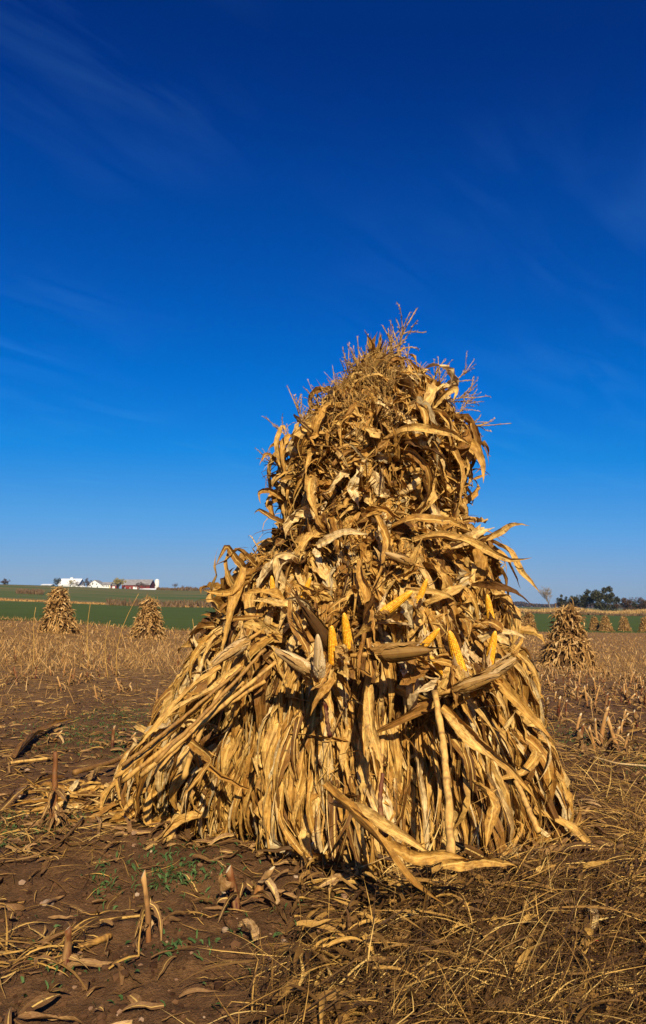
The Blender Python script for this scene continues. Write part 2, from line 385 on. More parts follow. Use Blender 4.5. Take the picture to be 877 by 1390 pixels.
def big_surf(P, cy=CY):
    z = P[:, 2]; l, r_ = big_dims(np.clip(z, 0, TOPZ)); c = np.clip((l + r_) / 2, -.1, .6)
    c = .6 * c + .4 * .18
    dx = P[:, 0] - c; dy = P[:, 1] - cy
    a = np.where(dx < 0, c - l, r_ - c); a = np.maximum(a, .05); b = np.maximum((r_ - l) / 2 * .79, .05)
    ph = np.arctan2(dy, dx)
    lump = lumpf(ph, z)
    a = a * lump; b = b * lump
    p = pexp(dx, dy, z)
    ux = np.abs(dx / a) + 1e-5; uy = np.abs(dy / b) + 1e-5
    rho = (ux ** p + uy ** p) ** (1 / p) + 1e-6; RL = np.hypot(dx, dy) / rho
    d = (rho - 1) * RL
    nn = np.stack([np.sign(dx) * ux ** (p - 1) / a, np.sign(dy) * uy ** (p - 1) / b, np.zeros_like(z)], -1); nn = nrm(nn)
    l2, r2 = big_dims(np.clip(z - .08, 0, TOPZ)); sl = ((r2 - l2) - (r_ - l)) / .16
    nn[:, 2] = np.clip(sl, -.6, 1.2); nn = nrm(nn)
    over = z > TOPZ; d = np.where(over, np.maximum(d, z - TOPZ), d)
    return d, nn
def big_point(phi, z, off=0.0):
    l, r_ = big_dims(z); c = .6 * np.clip((l + r_) / 2, -.1, .6) + .4 * .18
    a = np.where(np.cos(phi) < 0, c - l, r_ - c); b = (r_ - l) / 2 * .79
    lump = lumpf((phi + math.pi) % (2 * math.pi) - math.pi, z)
    ct, st = np.cos(phi), np.sin(phi)
    p = pexp(ct, st, z); rad = 1 / ((np.abs(ct / a) + 1e-5) ** p + (np.abs(st / b) + 1e-5) ** p) ** (1 / p) * lump + off
    return np.stack([c + rad * ct, CY + rad * st, np.asarray(z) + 0 * phi], -1)
def frame(P, surf):
    d, nn = surf(P); tan = nrm(np.cross(np.array([0, 0, 1.]), nn)); down = -nrm(np.cross(nn, tan)); return nn, tan, down
# tan: counter-clockwise seen from above = image right on the front side

shock = tag(empty('corn_shock', (.18, CY, 0)), 'huge foreground shock of dry tied corn stalks with yellow ears showing', 'corn shock', 'corn shocks standing in the field')

def phis(n, front=.78, r=rng):
    a = r.uniform(-math.pi, 0, n); b = r.uniform(0, math.pi, n)
    return np.where(r.random(n) < front, a, b)

# core
cm = MB(); zl = np.linspace(0, 2.5, 26); ph = np.linspace(-math.pi, math.pi, 73)[:-1]
ZZ, PP = np.meshgrid(zl, ph, indexing='ij'); V = big_point(PP.ravel(), ZZ.ravel(), 0)
ctr = np.stack([.18 + 0 * ZZ.ravel(), CY + 0 * ZZ.ravel(), ZZ.ravel()], -1)
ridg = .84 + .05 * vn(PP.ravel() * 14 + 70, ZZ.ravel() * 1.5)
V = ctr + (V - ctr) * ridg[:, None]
i = np.arange(25)[:, None]; j = np.arange(72)[None]
q = np.stack([i * 72 + j, i * 72 + (j + 1) % 72, (i + 1) * 72 + (j + 1) % 72, (i + 1) * 72 + j], -1).reshape(-1, 4)
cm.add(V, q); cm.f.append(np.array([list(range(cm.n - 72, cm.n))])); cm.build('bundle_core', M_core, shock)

# leaves -------------------------------------------------------------
LV = MB()
def biased(n, lo, hi): return rng.uniform(lo, hi, n)
def sample(n, z0, z1, front=.78, off=0.):
    p = phis(n, front); z = biased(n, z0, z1); return big_point(p, z, off), p
# skirt: hang down the slope
def region(n, z0, z1, L, W, off, dv, tv, nv, jit, grav, kink, adh=.5, rnd=None, twist=.8, K=14, curl=None, front=.78, mb=None, tbias=0, ripple=.21):
    W = (W[0] * .85, W[1] * 1.0) if W[1] > .03 else W
    P, p = sample(n, z0, z1, front, off=rng.uniform(*off, n) if isinstance(off, tuple) else off)
    nn, tan, down = frame(P, big_surf)
    flow = 2.6 * (vn(p * 2.4 + 11, P[:, 2] * 3.4 + 3) - .5) + 1.2 * (vn(p * 6 + 41, P[:, 2] * 8 + 13) - .5)
    fan = (.32 * np.cos(p) * (np.sin(p) < 0) if z1 < 1.4 else 0 * p)[:, None]
    D = down * rng.normal(*dv, (n, 1)) + tan * (fan + tbias + tv * (.5 * rng.normal(0, 1, (n, 1)) + flow[:, None])) + nn * rng.normal(*nv, (n, 1))
    V = grow(P, D, rng.uniform(*L, n), rng.uniform(*W, n), nn, big_surf, K=K, grav=grav, adh=adh, off=rng.uniform(*off, n) if isinstance(off, tuple) else off,
             jit=jit, kink=kink, twist=twist, curl=curl, ripple=ripple)
    add_leaves(LV if mb is None else mb, V, rnd)
    return V
be = lambda n, a=1.6, b=1.25: rng.beta(a, b, n)
region(900, .40, 1.30, (.4, .85), (.030, .066), (-.02, .05), (1, .06), .14, (-.02, .1), .06, -.01, .02, rnd=be(900), twist=.7)
region(560, .25, 1.10, (.3, .7), (.045, .085), (.0, .07), (1, .08), .26, (.0, .12), .07, .0, .04, rnd=be(560), twist=.8)
region(260, .1, .5, (.2, .45), (.03, .07), (-.02, .04), (1, .1), .28, (.0, .12), .08, .02, .06, rnd=be(260) * .8, twist=.9)
region(340, .2, 1.15, (.35, .7), (.03, .06), (.04, .08), (1, .08), .16, (.02, .08), .05, .0, .02, rnd=be(340), twist=.7, front=.95)
region(280, .8, 1.12, (.35, .65), (.035, .075), (.05, .10), (1, .08), .22, (.0, .1), .06, .0, .02, rnd=be(280), twist=.7, front=.95)
_ph = phis
def phis(n, front=.78, r=rng): return rng.uniform(-math.pi - .25, -math.pi + .75, n)
region(170, .3, 1.15, (.35, .75), (.03, .07), (.03, .08), (1, .06), .16, (-.02, .08), .05, -.01, .02, rnd=be(170), twist=.7)
phis = _ph
# body
region(750, .85, 1.55, (.22, .5), (.045, .09), (-.03, .03), (1, .25), .6, (.0, .18), .09, .02, .08, rnd=be(750), twist=.7)
region(750, .85, 1.62, (.15, .38), (.045, .095), (.0, .05), (.9, .4), .8, (.05, .25), .12, .03, .14, rnd=be(750), twist=.9)
region(170, .9, 1.6, (.15, .3), (.06, .10), (.03, .07), (.9, .4), .8, (.0, .2), .10, .02, .12, rnd=be(170), twist=.8, front=.95)
# waist: swept around
region(300, 1.45, 1.75, (.2, .45), (.035, .075), (-.03, .02), (.6, .4), .9, (.0, .15), .10, .03, .10, rnd=be(300), tbias=.3)
# head
region(750, 1.7, 2.45, (.18, .40), (.035, .075), (-.04, .03), (.8, .4), .7, (.0, .2), .09, .02, .08, rnd=be(750) * .95, twist=.7)
region(560, 1.66, 2.48, (.16, .34), (.04, .08), (.0, .05), (.6, .5), .8, (.1, .35), .11, .06, .12, rnd=be(560), twist=.8, tbias=.6)
region(260, .35, 1.3, (.2, .55), (.012, .026), (.0, .05), (1, .1), .25, (.0, .15), .10, .02, .08, rnd=be(260), twist=.9, K=12)
region(140, 1.2, 2.45, (.12, .34), (.012, .026), (.0, .05), (.6, .6), .6, (.1, .3), .14, .04, .15, rnd=be(140), twist=1.1, K=10)
region(300, 2.15, 2.52, (.12, .26), (.018, .040), (-.02, .03), (-.9, .3), .35, (.1, .3), .12, .03, .08, rnd=be(300), adh=.2, twist=.9)
region(200, 1.75, 2.3, (.14, .30), (.02, .05), (.0, .03), (-.7, .4), .5, (.2, .4), .12, .10, .12, rnd=be(200), adh=.25, twist=.9)
# thin strips and fibres
region(700, .1, 1.1, (.25, .7), (.006, .013), (.02, .08), (1, .1), .2, (.1, .1), .08, .03, .05, K=10, rnd=be(700), ripple=.02)
region(700, .9, 2.45, (.1, .35), (.005, .012), (.02, .09), (.3, .8), .7, (.3, .4), .2, .05, .2, K=9, rnd=be(700) * .8, ripple=.02)
# loose leaves trailing over the ground at the left foot
n = 130; qx = rng.uniform(95, 300, n); qy = np.interp(qx, [95, 300], [1062, 1085]) + rng.normal(0, 10, n); yy = CAMZ * F / (qy - 825); xx = (qx - 438.5) / F * yy
P = np.stack([xx, yy, H(xx, yy) + rng.uniform(.01, .14, n) * np.clip((qx - 80) / 150, .2, 1)], -1); a = rng.normal(-2.75, .45, n)
add_leaves(LV, grow(P, np.stack([np.cos(a), np.sin(a), rng.uniform(-.3, .2, n)], -1), rng.uniform(.15, .4, n), rng.uniform(.02, .055, n), np.tile([0, -.4, 1.], (n, 1)), None, K=12, M=5, grav=.08, jit=.12, kink=.05, twist=.7), be(n) * .9)
EARS = [(453,905,3.22,93,.4,1,1,4,.35,.5,.10),(474,884,3.26,98,.4,.95,1,4,.35,.4,.09),(516,836,3.34,38,.35,1,1,4,.4,.5,.11),(566,822,3.44,70,.3,.72,1,3,.4,.5,.10),
 (569,884,3.28,50,.4,.75,1,4,.5,.6,.14),(628,918,3.24,108,.35,1.15,1,6,.3,.75,.13),(668,852,3.44,100,.3,.85,1,4,.4,.4,.11),(662,908,3.38,80,.3,.95,1,6,.35,.75,.12),
 (607,920,3.26,130,.4,.7,1,5,.4,.8,.12),(372,818,3.54,95,.3,.7,1,4,.5,.4,.13),(410,816,3.47,70,.3,.65,1,4,.6,.4,.14),
 (434,915,3.20,93,.4,.85,0,4,.9,.95,.13),(508,888,3.2,5,.3,1.15,0,6,1,.3,.22),(425,912,3.28,150,.4,.95,0,5,1,.65,.2),(650,925,3.22,35,.4,.9,0,5,.9,.6,.2),(450,880,3.3,125,.3,1.1,0,5,1,.15,.22),(620,935,3.2,20,.3,.9,0,5,.95,.55,.2),
 (560,765,3.5,160,.3,.7,0,4,.9,.6,.18),(335,870,3.5,215,.3,.9,0,5,.9,.6,.2)]
for e in EARS:          # husks and leaves caught across the lower part of every ear
    p0 = at(e[0], e[1], e[2] + .04); n = 3; a = R(e[3]); up = np.array([math.cos(a), 0, math.sin(a)]); sd_ = np.array([math.sin(a), 0, -math.cos(a)])
    P = p0 + up * rng.uniform(-.05, .04, (n, 1)) + sd_ * rng.choice([-1, 1], (n, 1)) * rng.uniform(.04, .10, (n, 1)); P[:, 1] += rng.uniform(.0, .05, n)
    D = (p0 - P) * 6 * np.array([1, 0, 1]) + up * rng.normal(-.2, .6, (n, 1)) + np.array([0, -.12, 0]); nn, _, _ = frame(P, big_surf)
    add_leaves(LV, grow(P, D, rng.uniform(.12, .24, n), rng.uniform(.035, .065, n), nn, None, K=12, M=5, grav=.08, jit=.1, kink=.04, twist=.5, floor=False), be(n))
tag(LV.build('leaves', M_leaf, shock, False), kind='stuff')

# individual outer leaves as parts ------------------------------------
def hero(pts, w, rnd, roll=0., curl=.7, tw=.6, name='leaf', mat=None, parent=None, ripple=.10, K=18, jit=.012):
    P = np.array([at(*p) for p in pts]); P[:, 2] = np.maximum(P[:, 2], H(P[:, 0], P[:, 1]) + .015)
    # Catmull-like resample
    t = np.concatenate([[0], np.cumsum(np.linalg.norm(np.diff(P, axis=0), axis=1))]); t /= t[-1]
    tt = np.linspace(0, 1, K + 1); Q = np.stack([np.interp(tt, t, P[:, k]) for k in range(3)], -1)
    for _ in range(2): Q[1:-1] = Q[:-2] * .25 + Q[1:-1] * .5 + Q[2:] * .25
    Q[1:-1] += rng.normal(0, jit, (K - 1, 3)) * .12
    T = nrm(np.gradient(Q, axis=0)); N0 = np.tile(np.array([0, -.85, .5]), (K + 1, 1))
    B0 = nrm(np.cross(T, N0)); N1 = nrm(np.cross(B0, T)); ph = roll + tw * np.sin(tt * 5 + rng.uniform(0, 6))
    B = B0 * np.cos(ph)[:, None] + N1 * np.sin(ph)[:, None]; N2 = -B0 * np.sin(ph)[:, None] + N1 * np.cos(ph)[:, None]
    u = np.linspace(-1, 1, 7)[None]; kap = curl * (1 + .4 * np.sin(tt * 7))[:, None] + .01
    wd = (w / 2 * (.55 + .45 * np.minimum(1, tt / .25)) * np.maximum(1 - tt ** 2.6, .03))[:, None]
    xs = np.sin(kap * u) / kap * wd; ys = ((1 - np.cos(kap * u)) / kap + rng.uniform(.1, .5) * np.abs(u) + ripple * .3 * np.sin(tt[:, None] * 15 + np.sign(u)) * np.abs(u) ** 1.5 + rng.normal(0, ripple * .7, (K + 1, 7)) * np.abs(u)) * wd
    V = Q[:, None] + B[:, None] * xs[..., None] + N2[:, None] * ys[..., None]
    mb = MB(); add_leaves(mb, V[None], np.array([rnd]))
    return mb.build(name, mat or M_leaf, parent, False)
HL = [
 ([(560,735,3.78),(600,728,3.7),(650,740,3.72),(690,762,3.75),(722,757,3.7)],.065,.7),
 ([(520,722,3.8),(560,704,3.7),(610,706,3.68),(640,722,3.75)],.06,.45),
 ([(640,745,3.9),(672,728,3.85),(695,712,3.8),(719,714,3.75)],.05,.8),
 ([(612,742,3.85),(640,728,3.8),(672,716,3.8)],.06,.85),
 ([(660,732,3.9),(690,748,3.8),(706,775,3.78),(733,804,3.75)],.05,.7),
 ([(650,740,4.0),(685,755,3.9),(703,790,3.85),(707,800,3.82)],.06,.6),
 ([(640,795,3.8),(672,795,3.7),(700,805,3.7),(728,825,3.68)],.045,.1),
 ([(600,590,4.1),(628,598,4.0),(646,605,3.95),(656,630,3.92),(656,656,3.9)],.065,.6),
 ([(580,560,4.0),(600,535,3.95),(622,526,3.95),(616,545,3.9)],.05,.8),
 ([(590,600,4.0),(615,610,3.9),(628,640,3.9),(622,690,3.9)],.05,.5),
 ([(520,600,3.85),(560,582,3.75),(610,585,3.8),(640,605,3.9)],.06,.75),
 ([(385,640,4.2),(362,615,4.15),(352,632,4.1)],.035,.4),
 ([(385,680,4.1),(365,664,4.05),(349,668,4.0),(354,684,4.0)],.04,.35),
 ([(400,720,4.0),(370,705,3.95),(350,690,3.95),(345,698,3.95)],.045,.2),
 ([(385,640,4.1),(375,600,4.05),(385,575,4.05),(388,590,4.0)],.04,.7),
 ([(345,790,4.0),(325,765,3.9),(308,738,3.85),(302,750,3.85),(293,768,3.85)],.045,.3),
 ([(350,770,4.0),(322,745,3.9),(310,760,3.85),(290,768,3.85)],.04,.25),
 ([(340,790,3.8),(322,805,3.75),(300,806,3.75),(277,802,3.75)],.05,.55),
 ([(330,770,3.8),(322,800,3.75),(310,850,3.7),(300,890,3.66)],.06,.6),
 ([(395,815,3.45),(400,850,3.38),(420,885,3.34),(418,905,3.32)],.05,.3),
 ([(430,740,3.65),(470,722,3.6),(500,725,3.6)],.05,.93),
 ([(510,700,3.65),(528,735,3.58),(520,775,3.55),(505,800,3.5)],.05,.5),
 ([(490,760,3.55),(497,800,3.5),(500,845,3.42)],.06,.5),
 ([(650,900,3.5),(690,940,3.35),(735,990,3.3),(760,1015,3.3)],.06,.55),
 ([(600,960,3.25),(650,1000,3.2),(700,1050,3.15),(730,1090,3.1)],.055,.6),
 ([(590,960,3.2),(640,1010,3.1),(680,1040,3.05)],.06,.75),
 ([(440,1065,2.95),(470,1100,2.82),(520,1150,2.7),(560,1200,2.58),(602,1226,2.5)],.06,.45),
 ([(450,1092,2.92),(500,1110,2.8),(560,1140,2.75),(590,1165,2.7)],.06,.8),
 ([(500,930,3.3),(505,990,3.2),(520,1050,3.1)],.06,.72),
 ([(330,900,3.6),(290,940,3.5),(240,960,3.5),(215,985,3.5)],.05,.8),
 ([(300,905,3.7),(260,935,3.65),(230,965,3.6),(180,1020,3.5)],.05,.65),
 ([(250,1000,3.5),(290,1030,3.3),(250,1080,3.15)],.05,.4),
 ([(640,1060,3.0),(670,1090,2.95),(660,1150,2.9)],.06,.5),
 ([(520,1145,2.75),(560,1165,2.68),(600,1160,2.7),(640,1168,2.68)],.06,.55),
 ([(600,1175,2.66),(650,1165,2.68),(700,1175,2.66)],.05,.6),
]
for pts, w, rd in HL: hero(pts, w, rd, roll=rng.normal(0, .35), curl=rng.uniform(.3, 1.1), parent=shock)
# more single leaves grown on the surface
for k in range(58):
    mb = MB(); z0 = rng.choice([rng.uniform(1.75, 2.4), rng.uniform(1.0, 1.6), rng.uniform(.35, .95)])
    P = big_point(np.array([rng.uniform(-math.pi + .1, -.1)]), np.array([z0]), .03); nn, tan, down = frame(P, big_surf)
    j = 1.0 if z0 > 1 else .3
    V = grow(P, down * rng.uniform(.3, 1) + tan * rng.normal(.1, .7 * j) + nn * rng.uniform(.2, .5), rng.uniform(.3, .55, 1), rng.uniform(.05, .085, 1), nn,
             big_surf, K=18, M=7, grav=.08, adh=.4, off=.08, jit=.15, kink=.1, curl=np.array([rng.uniform(.2, 1.5)]))
    add_leaves(mb, V, np.array([rng.beta(3, 1.8)])); mb.build('leaf', M_leaf, shock, False)

# stalks ----------------------------------------------------------------
def stalk_path(p0, p1, bow=.03, n=12, wob=.0015):
    t = np.linspace(0, 1, n)[:, None]; p = p0 * (1 - t) + p1 * t
    d = nrm(np.array([p1 - p0]))[0]; s = nrm(np.cross(d, rng.normal(0, 1, 3))[None])[0]
    p = p + s * np.sin(t * math.pi) * bow * rng.uniform(-1, 1) + rng.normal(0, wob, (n, 3)); return p
def stalk_radius(n, r0): 
    t = np.arange(n); return r0 * (1 + .22 * (t % 4 == 1)) * np.linspace(1.0, .8, n)
def add_stalk(mb, p0, p1, r0, n=22, bow=.025):
    r0 = r0 * .85
    mb.tube(stalk_path(p0, p1, bow, n), stalk_radius(n, r0), 7, True, r=rng.random(), r2=rng.random())
def ring_stalk(phi, ztop, dphi, off0, off1, zb=.01):
    p0 = big_point(np.array([phi]), np.array([ztop]), off0)[0]; b = big_point(np.array([phi + dphi]), np.array([max(zb, .0)]), off1)[0]
    b[2] = H(b[0], b[1]) + zb; return b, p0
SM = MB()
for k in range(260):
    phi = phis(1, .7)[0]; b, t = ring_stalk(phi, rng.uniform(.9, 1.6), rng.normal(0, .08), rng.uniform(-.06, -.01), rng.uniform(-.12, .03)); add_stalk(SM, b, t, rng.uniform(.009, .014))
tag(SM.build('stalks', M_stalk, shock), kind='stuff')
for k in range(70):
    mb = MB(); phi = rng.uniform(-math.pi - .15, .15)
    if rng.random() < .3: phi = rng.uniform(-math.pi, -math.pi * .72)
    b, t = ring_stalk(phi, rng.uniform(.7, 1.35), rng.normal(0, .1), rng.uniform(-.04, .02), rng.uniform(-.08, .06), .01 if rng.random() < .7 else rng.uniform(.05, .25))
    add_stalk(mb, b, t, rng.uniform(.010, .0165)); mb.build('stalk', M_red if rng.random() < .03 else M_stalk, shock)
FAN = [((rng.uniform(295, 375), rng.uniform(885, 935), 3.5), (rng.uniform(135, 270), rng.uniform(1040, 1078), 3.45)) for _ in range(5)]
for a, b in (*FAN, ((590,940,3.22),(612,1165,2.82)),((440,950,3.28),(447,1000,3.15)),((520,1050,3.0),(524,1135,2.84)),((330,905,3.5),(165,1040,3.42)),((360,880,3.5),(210,1035,3.3)),((700,1060,3.0),(732,1130,2.9))):
    mb = MB(); pa, pb = at(*a), at(*b); pb[2] = max(pb[2], .015); mb.tube(stalk_path(pb, pa, .02, 22), stalk_radius(22, .0155 if a[0] == 590 else rng.uniform(.007, .012)), 8, True, r=.85 if a[0] == 590 else rng.uniform(.2, .8)); mb.build('stalk', M_red if a[0] in (440, 520) else M_stalk, shock)

# tassels ------------------------------------------------------------------
def tassel_mesh(L=.28, nb=9):
    mb = MB(); n = 9
    def strand(p0, d, L, r0):
        pts = [p0]; d = d / np.linalg.norm(d)
        for k in range(n):
            d = d + rng.normal(0, .09, 3) + np.array([0, 0, -.05]); d /= np.linalg.norm(d); pts.append(pts[-1] + d * L / n)
        rad = r0 * (1 + .5 * (np.arange(n + 1) % 2)) * np.linspace(1, .5, n + 1); mb.tube(pts, rad, 4, True)
        for q in pts[2:]:       # spikelets
            for _ in range(3):
                e = nrm((d + rng.normal(0, .7, 3))[None])[0]; s_ = nrm(np.cross(e, rng.normal(0, 1, 3))[None])[0]
                mb.add([q - s_ * .003, q + s_ * .003, q + e * .013], np.array([(0, 1, 2)]))
        return pts
    m = strand(np.zeros(3), np.array([0, 0, 1.]), L, .0034)
    for k in range(nb):
        q = m[rng.integers(1, 5)]; a = rng.uniform(0, 6.28)
        strand(q, np.array([math.cos(a) * .5, math.sin(a) * .5, 1.]), L * rng.uniform(.35, .6), .0025)
    return mb
TV = []
for k in range(6):
    o = tassel_mesh(rng.uniform(.2, .32), rng.integers(5, 11)).build('tassel', M_tassel); TV.append(o.data); bpy.data.objects.remove(o)
TP = [((540,485),.2,1.25),((520,500),-.1,1),((532,492),.0,1),((505,512),-.2,1),((478,530),-.35,1),((462,545),-.3,1),((440,560),-.4,.9),((415,580),-.5,1),((395,605),-.5,.9),((380,632),-.8,.9),
      ((585,525),.35,1.1),((598,530),.3,.9),((600,545),1.1,1),((620,560),1.2,.9),((625,575),1.5,.9),((610,520),.9,.8),((555,500),.3,.8),((490,520),-.2,.9),((450,560),-.1,.9),((430,590),-.2,1)]
def put_tassel(p, lean, sc, fwd=0.):
    o = bpy.data.objects.new('tassel', TV[rng.integers(6)]); COL.objects.link(o); o.location = p
    o.rotation_euler = (fwd, lean, rng.uniform(0, 6)); o.rotation_mode = 'XYZ'
    M_ = Matrix.Rotation(lean, 3, 'Y') @ Matrix.Rotation(fwd, 3, 'X') @ Matrix.Rotation(rng.uniform(0, 6), 3, 'Z'); o.rotation_euler = M_.to_euler(); o.scale = (sc,) * 3
    adopt(o, shock); return o
for (a, b), ln, sc in TP: put_tassel(at(a, b + 2, rng.uniform(4.05, 4.3)), ln + rng.normal(0, .15), sc * rng.uniform(.75, 1.15))
for k in range(74):
    z = rng.uniform(1.85, 2.45); phi = rng.uniform(-math.pi, 0) if rng.random() < .3 else rng.uniform(-2.7, -1.35)
    p = big_point(np.array([phi]), np.array([z]), .02)[0]; put_tassel(p, rng.normal(.45 * math.cos(phi), .25), rng.uniform(.5, .75), rng.uniform(.1, .5))

# ears ------------------------------------------------------------------------
def ear_mesh(L=.19, r0=.024):
    mb = MB(); rows = 14; nu = rows * 4; nk = 30; nvv = nk * 4
    th = np.linspace(0, 2 * math.pi, nu, endpoint=False)[None]; s = np.linspace(0, 1, nvv + 1)[:, None]
    env = r0 * np.clip(np.minimum(1, (s + .05) * 6) ** .5, 0, 1) * (1 - .35 * s) * np.sqrt(np.clip(1 - s ** 7, .02, 1))
    ku = np.abs(np.sin(th * rows / 2)) ** .6; kv = np.abs(np.sin(s * nk * math.pi + (np.floor(th * rows / 6.2832) % 2) * .5)) ** .6
    rad = env * (.88 + .16 * ku * kv)
    V = np.stack([rad * np.cos(th), rad * np.sin(th), s * L + 0 * th], -1).reshape(-1, 3)
    i = np.arange(nvv)[:, None]; j = np.arange(nu)[None]
    q = np.stack([i * nu + j, i * nu + (j + 1) % nu, (i + 1) * nu + (j + 1) % nu, (i + 1) * nu + j], -1).reshape(-1, 4)
    rk = _T[(np.floor(s * nk)).astype(int) % 256, (np.floor(th * rows / 6.2832)).astype(int) % 256]
    mb.add(V, q, r=(rk * .8 + .1).ravel(), r2=(ku * kv).ravel()); mb.f.append(np.array([list(range(mb.n - nu, mb.n))])); return mb
def make_ear(px, py, Y, ang, tilt=.35, sc=1., kern=True, nh=5, close=.5, rd=.6, hl=.17):
    """ang: tip direction in the picture (degrees, 0 = right, 90 = up); close 1 = husk shut over the ear"""
    p = at(px, py, Y + (.085 if kern else .03)); a = R(ang); d = nrm(np.array([[math.cos(a), -math.sin(tilt), math.sin(a)]]))[0]
    M_ = Vector(d).to_track_quat('Z', 'Y').to_matrix(); Mn = np.array(M_)
    def place(mb): mb.v = [v * sc @ Mn.T + p for v in mb.v]; return mb
    if kern: e = place(ear_mesh()).build('corn_ear', M_kern, shock)
    else:
        mb = MB(); t = np.linspace(0, 1, 14); mb.tube(np.stack([0 * t, 0 * t, t * .21], -1), .027 * np.sqrt(np.clip(np.minimum(1, (t + .1) * 3) * (1 - t ** 2.5), .03, 1)), 14, r=rd)
        e = place(mb).build('corn_ear', M_husk, shock)
    hm = MB(); n = nh + 3
    th = np.linspace(0, 6.283, n, endpoint=False) + rng.uniform(0, 1, n)
    rad = np.stack([np.cos(th), np.sin(th), 0 * th], -1)
    P = rad * .014 + np.array([0, 0, -.015]); D = rad * rng.uniform(.0, 1.5, (n, 1)) * (1 - close) * 1.3 + rad * .28 + np.array([0, 0, 1.])
    V = grow(P, D, rng.uniform(hl * .8, hl * 1.6, n), rng.uniform(.035, .065, n), rad, None, K=14, M=7, grav=0, jit=.06 + .12 * (1 - close), kink=.03, roll=np.full(n, 0.) + rng.normal(0, .15, n), twist=.3,
             curl=rng.uniform(-1.6, -.7, n), ripple=.12, floor=False)
    if close <= .8:
        hug = np.arange(n) % 2 == 0; rr_ = np.hypot(V[hug][..., 0], V[hug][..., 1]); k_ = np.clip((.026 + .010 * rng.random((hug.sum(), 1, 1))) / np.maximum(rr_, 1e-4), 0, 1); VV = V[hug]; VV[..., 0] *= k_; VV[..., 1] *= k_; V[hug] = VV
    if close > .8:     # wrap tightly around the ear
        rr_ = np.hypot(V[..., 0], V[..., 1]); cap = .031 * np.sqrt(np.clip(1.05 - (V[..., 2] / .26) ** 2, .02, 1)) + .006 * rng.random((n, 1, 1)); k_ = np.minimum(1, cap / np.maximum(rr_, 1e-4)); V[..., 0] *= k_; V[..., 1] *= k_
    add_leaves(hm, V, np.clip(rng.normal(rd, .2, n), 0, 1)); place(hm); hm.build('husk', M_husk, e, False)
    sm = MB(); sm.tube([(0, 0, -.09), (0.004, 0, -.05), (0, 0, -.005)], [.008, .009, .013], 7); place(sm); sm.build('shank', M_stalk, e)
    return e
for e in EARS: make_ear(e[0], e[1], e[2], e[3], e[4], e[5], bool(e[6]), e[7], e[8], e[9], e[10])

# ------------------------------------------------------------------ distant shocks
def gen_surf_factory(Hh, Rb):
    zs = np.array([0, .15, .4, .62, .70, .85, 1.0]) * Hh; rs = np.array([1, .82, .58, .40, .33, .32, .08]) * Rb
    def f(P):
        z = P[:, 2]; r_ = np.interp(z, zs, rs); d0 = np.hypot(P[:, 0], P[:, 1]); ph = np.arctan2(P[:, 1], P[:, 0])
        r_ = r_ * (1 + .22 * (vn(ph * 2.5 + 9, z * 3) - .5)); nn = np.stack([P[:, 0] / (d0 + 1e-6), P[:, 1] / (d0 + 1e-6), 0 * z + .45], -1)
        return d0 - r_, nrm(nn)
    def pt(ph, z): r_ = np.interp(z, zs, rs); return np.stack([r_ * np.cos(ph), r_ * np.sin(ph), z], -1)
    return f, pt
def far_shock(Hh=2.2, Rb=.95, n=900, lw=1.0):
    root = empty('corn_shock', (0, 0, 0)); f, pt = gen_surf_factory(Hh, Rb)
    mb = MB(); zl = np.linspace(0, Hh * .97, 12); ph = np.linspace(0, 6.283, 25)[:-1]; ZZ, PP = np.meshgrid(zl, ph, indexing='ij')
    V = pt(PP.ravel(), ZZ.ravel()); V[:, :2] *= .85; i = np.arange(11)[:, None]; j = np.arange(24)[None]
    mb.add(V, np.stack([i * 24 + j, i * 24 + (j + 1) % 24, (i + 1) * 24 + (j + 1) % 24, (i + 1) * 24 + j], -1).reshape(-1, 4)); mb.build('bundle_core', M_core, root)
    mb = MB(); z = Hh * (1 - rng.random(n) ** .7) * .98; p = rng.uniform(0, 6.283, n); P = pt(p, z); d, nn = f(P)
    tan = nrm(np.cross(np.array([0, 0, 1.]), nn)); down = -nrm(np.cross(nn, tan)); hi = (z > Hh * .35)[:, None]
    D = down * np.where(hi, rng.normal(.5, .6, (n, 1)), 1) + tan * rng.normal(0, 1, (n, 1)) * np.where(hi, .7, .2) + nn * rng.uniform(0, .5, (n, 1))
    V = grow(P, D, rng.uniform(.2, .5, n), rng.uniform(.05, .10, n) * lw, nn, f, K=7, M=3, grav=.06, off=rng.uniform(0, .11, n), jit=.2, kink=.15, floor=False)
    V[..., 2] = np.maximum(V[..., 2], -.1); add_leaves(mb, V, rng.beta(1.6, 1.6, n)); tag(mb.build('leaves', M_far, root), kind='stuff')
    for k in range(14):
        mb = MB(); a = rng.uniform(0, 6.283); b = pt(np.array([a]), np.array([0.]))[0] * 1.03; t = pt(np.array([a + rng.normal(0, .1)]), np.array([Hh * .55]))[0] * 1.05; t[2] = Hh * .55
        b[2] = -.05; add_stalk(mb, b, t, .018, 8); mb.build('stalk', M_stalk, root)
    for k in range(9):
        o = bpy.data.objects.new('tassel', TV[rng.integers(6)]); COL.objects.link(o); a = rng.uniform(0, 6.28); o.location = (math.cos(a) * .1, math.sin(a) * .1, Hh * .93); o.rotation_euler = (rng.normal(0, .3), rng.normal(0, .3), 0); o.scale = (.8,) * 3; adopt(o, root)
    return root
fs1, fs2 = far_shock(2.25, .95), far_shock(2.15, .85)
GR = 'corn shocks standing in the field'
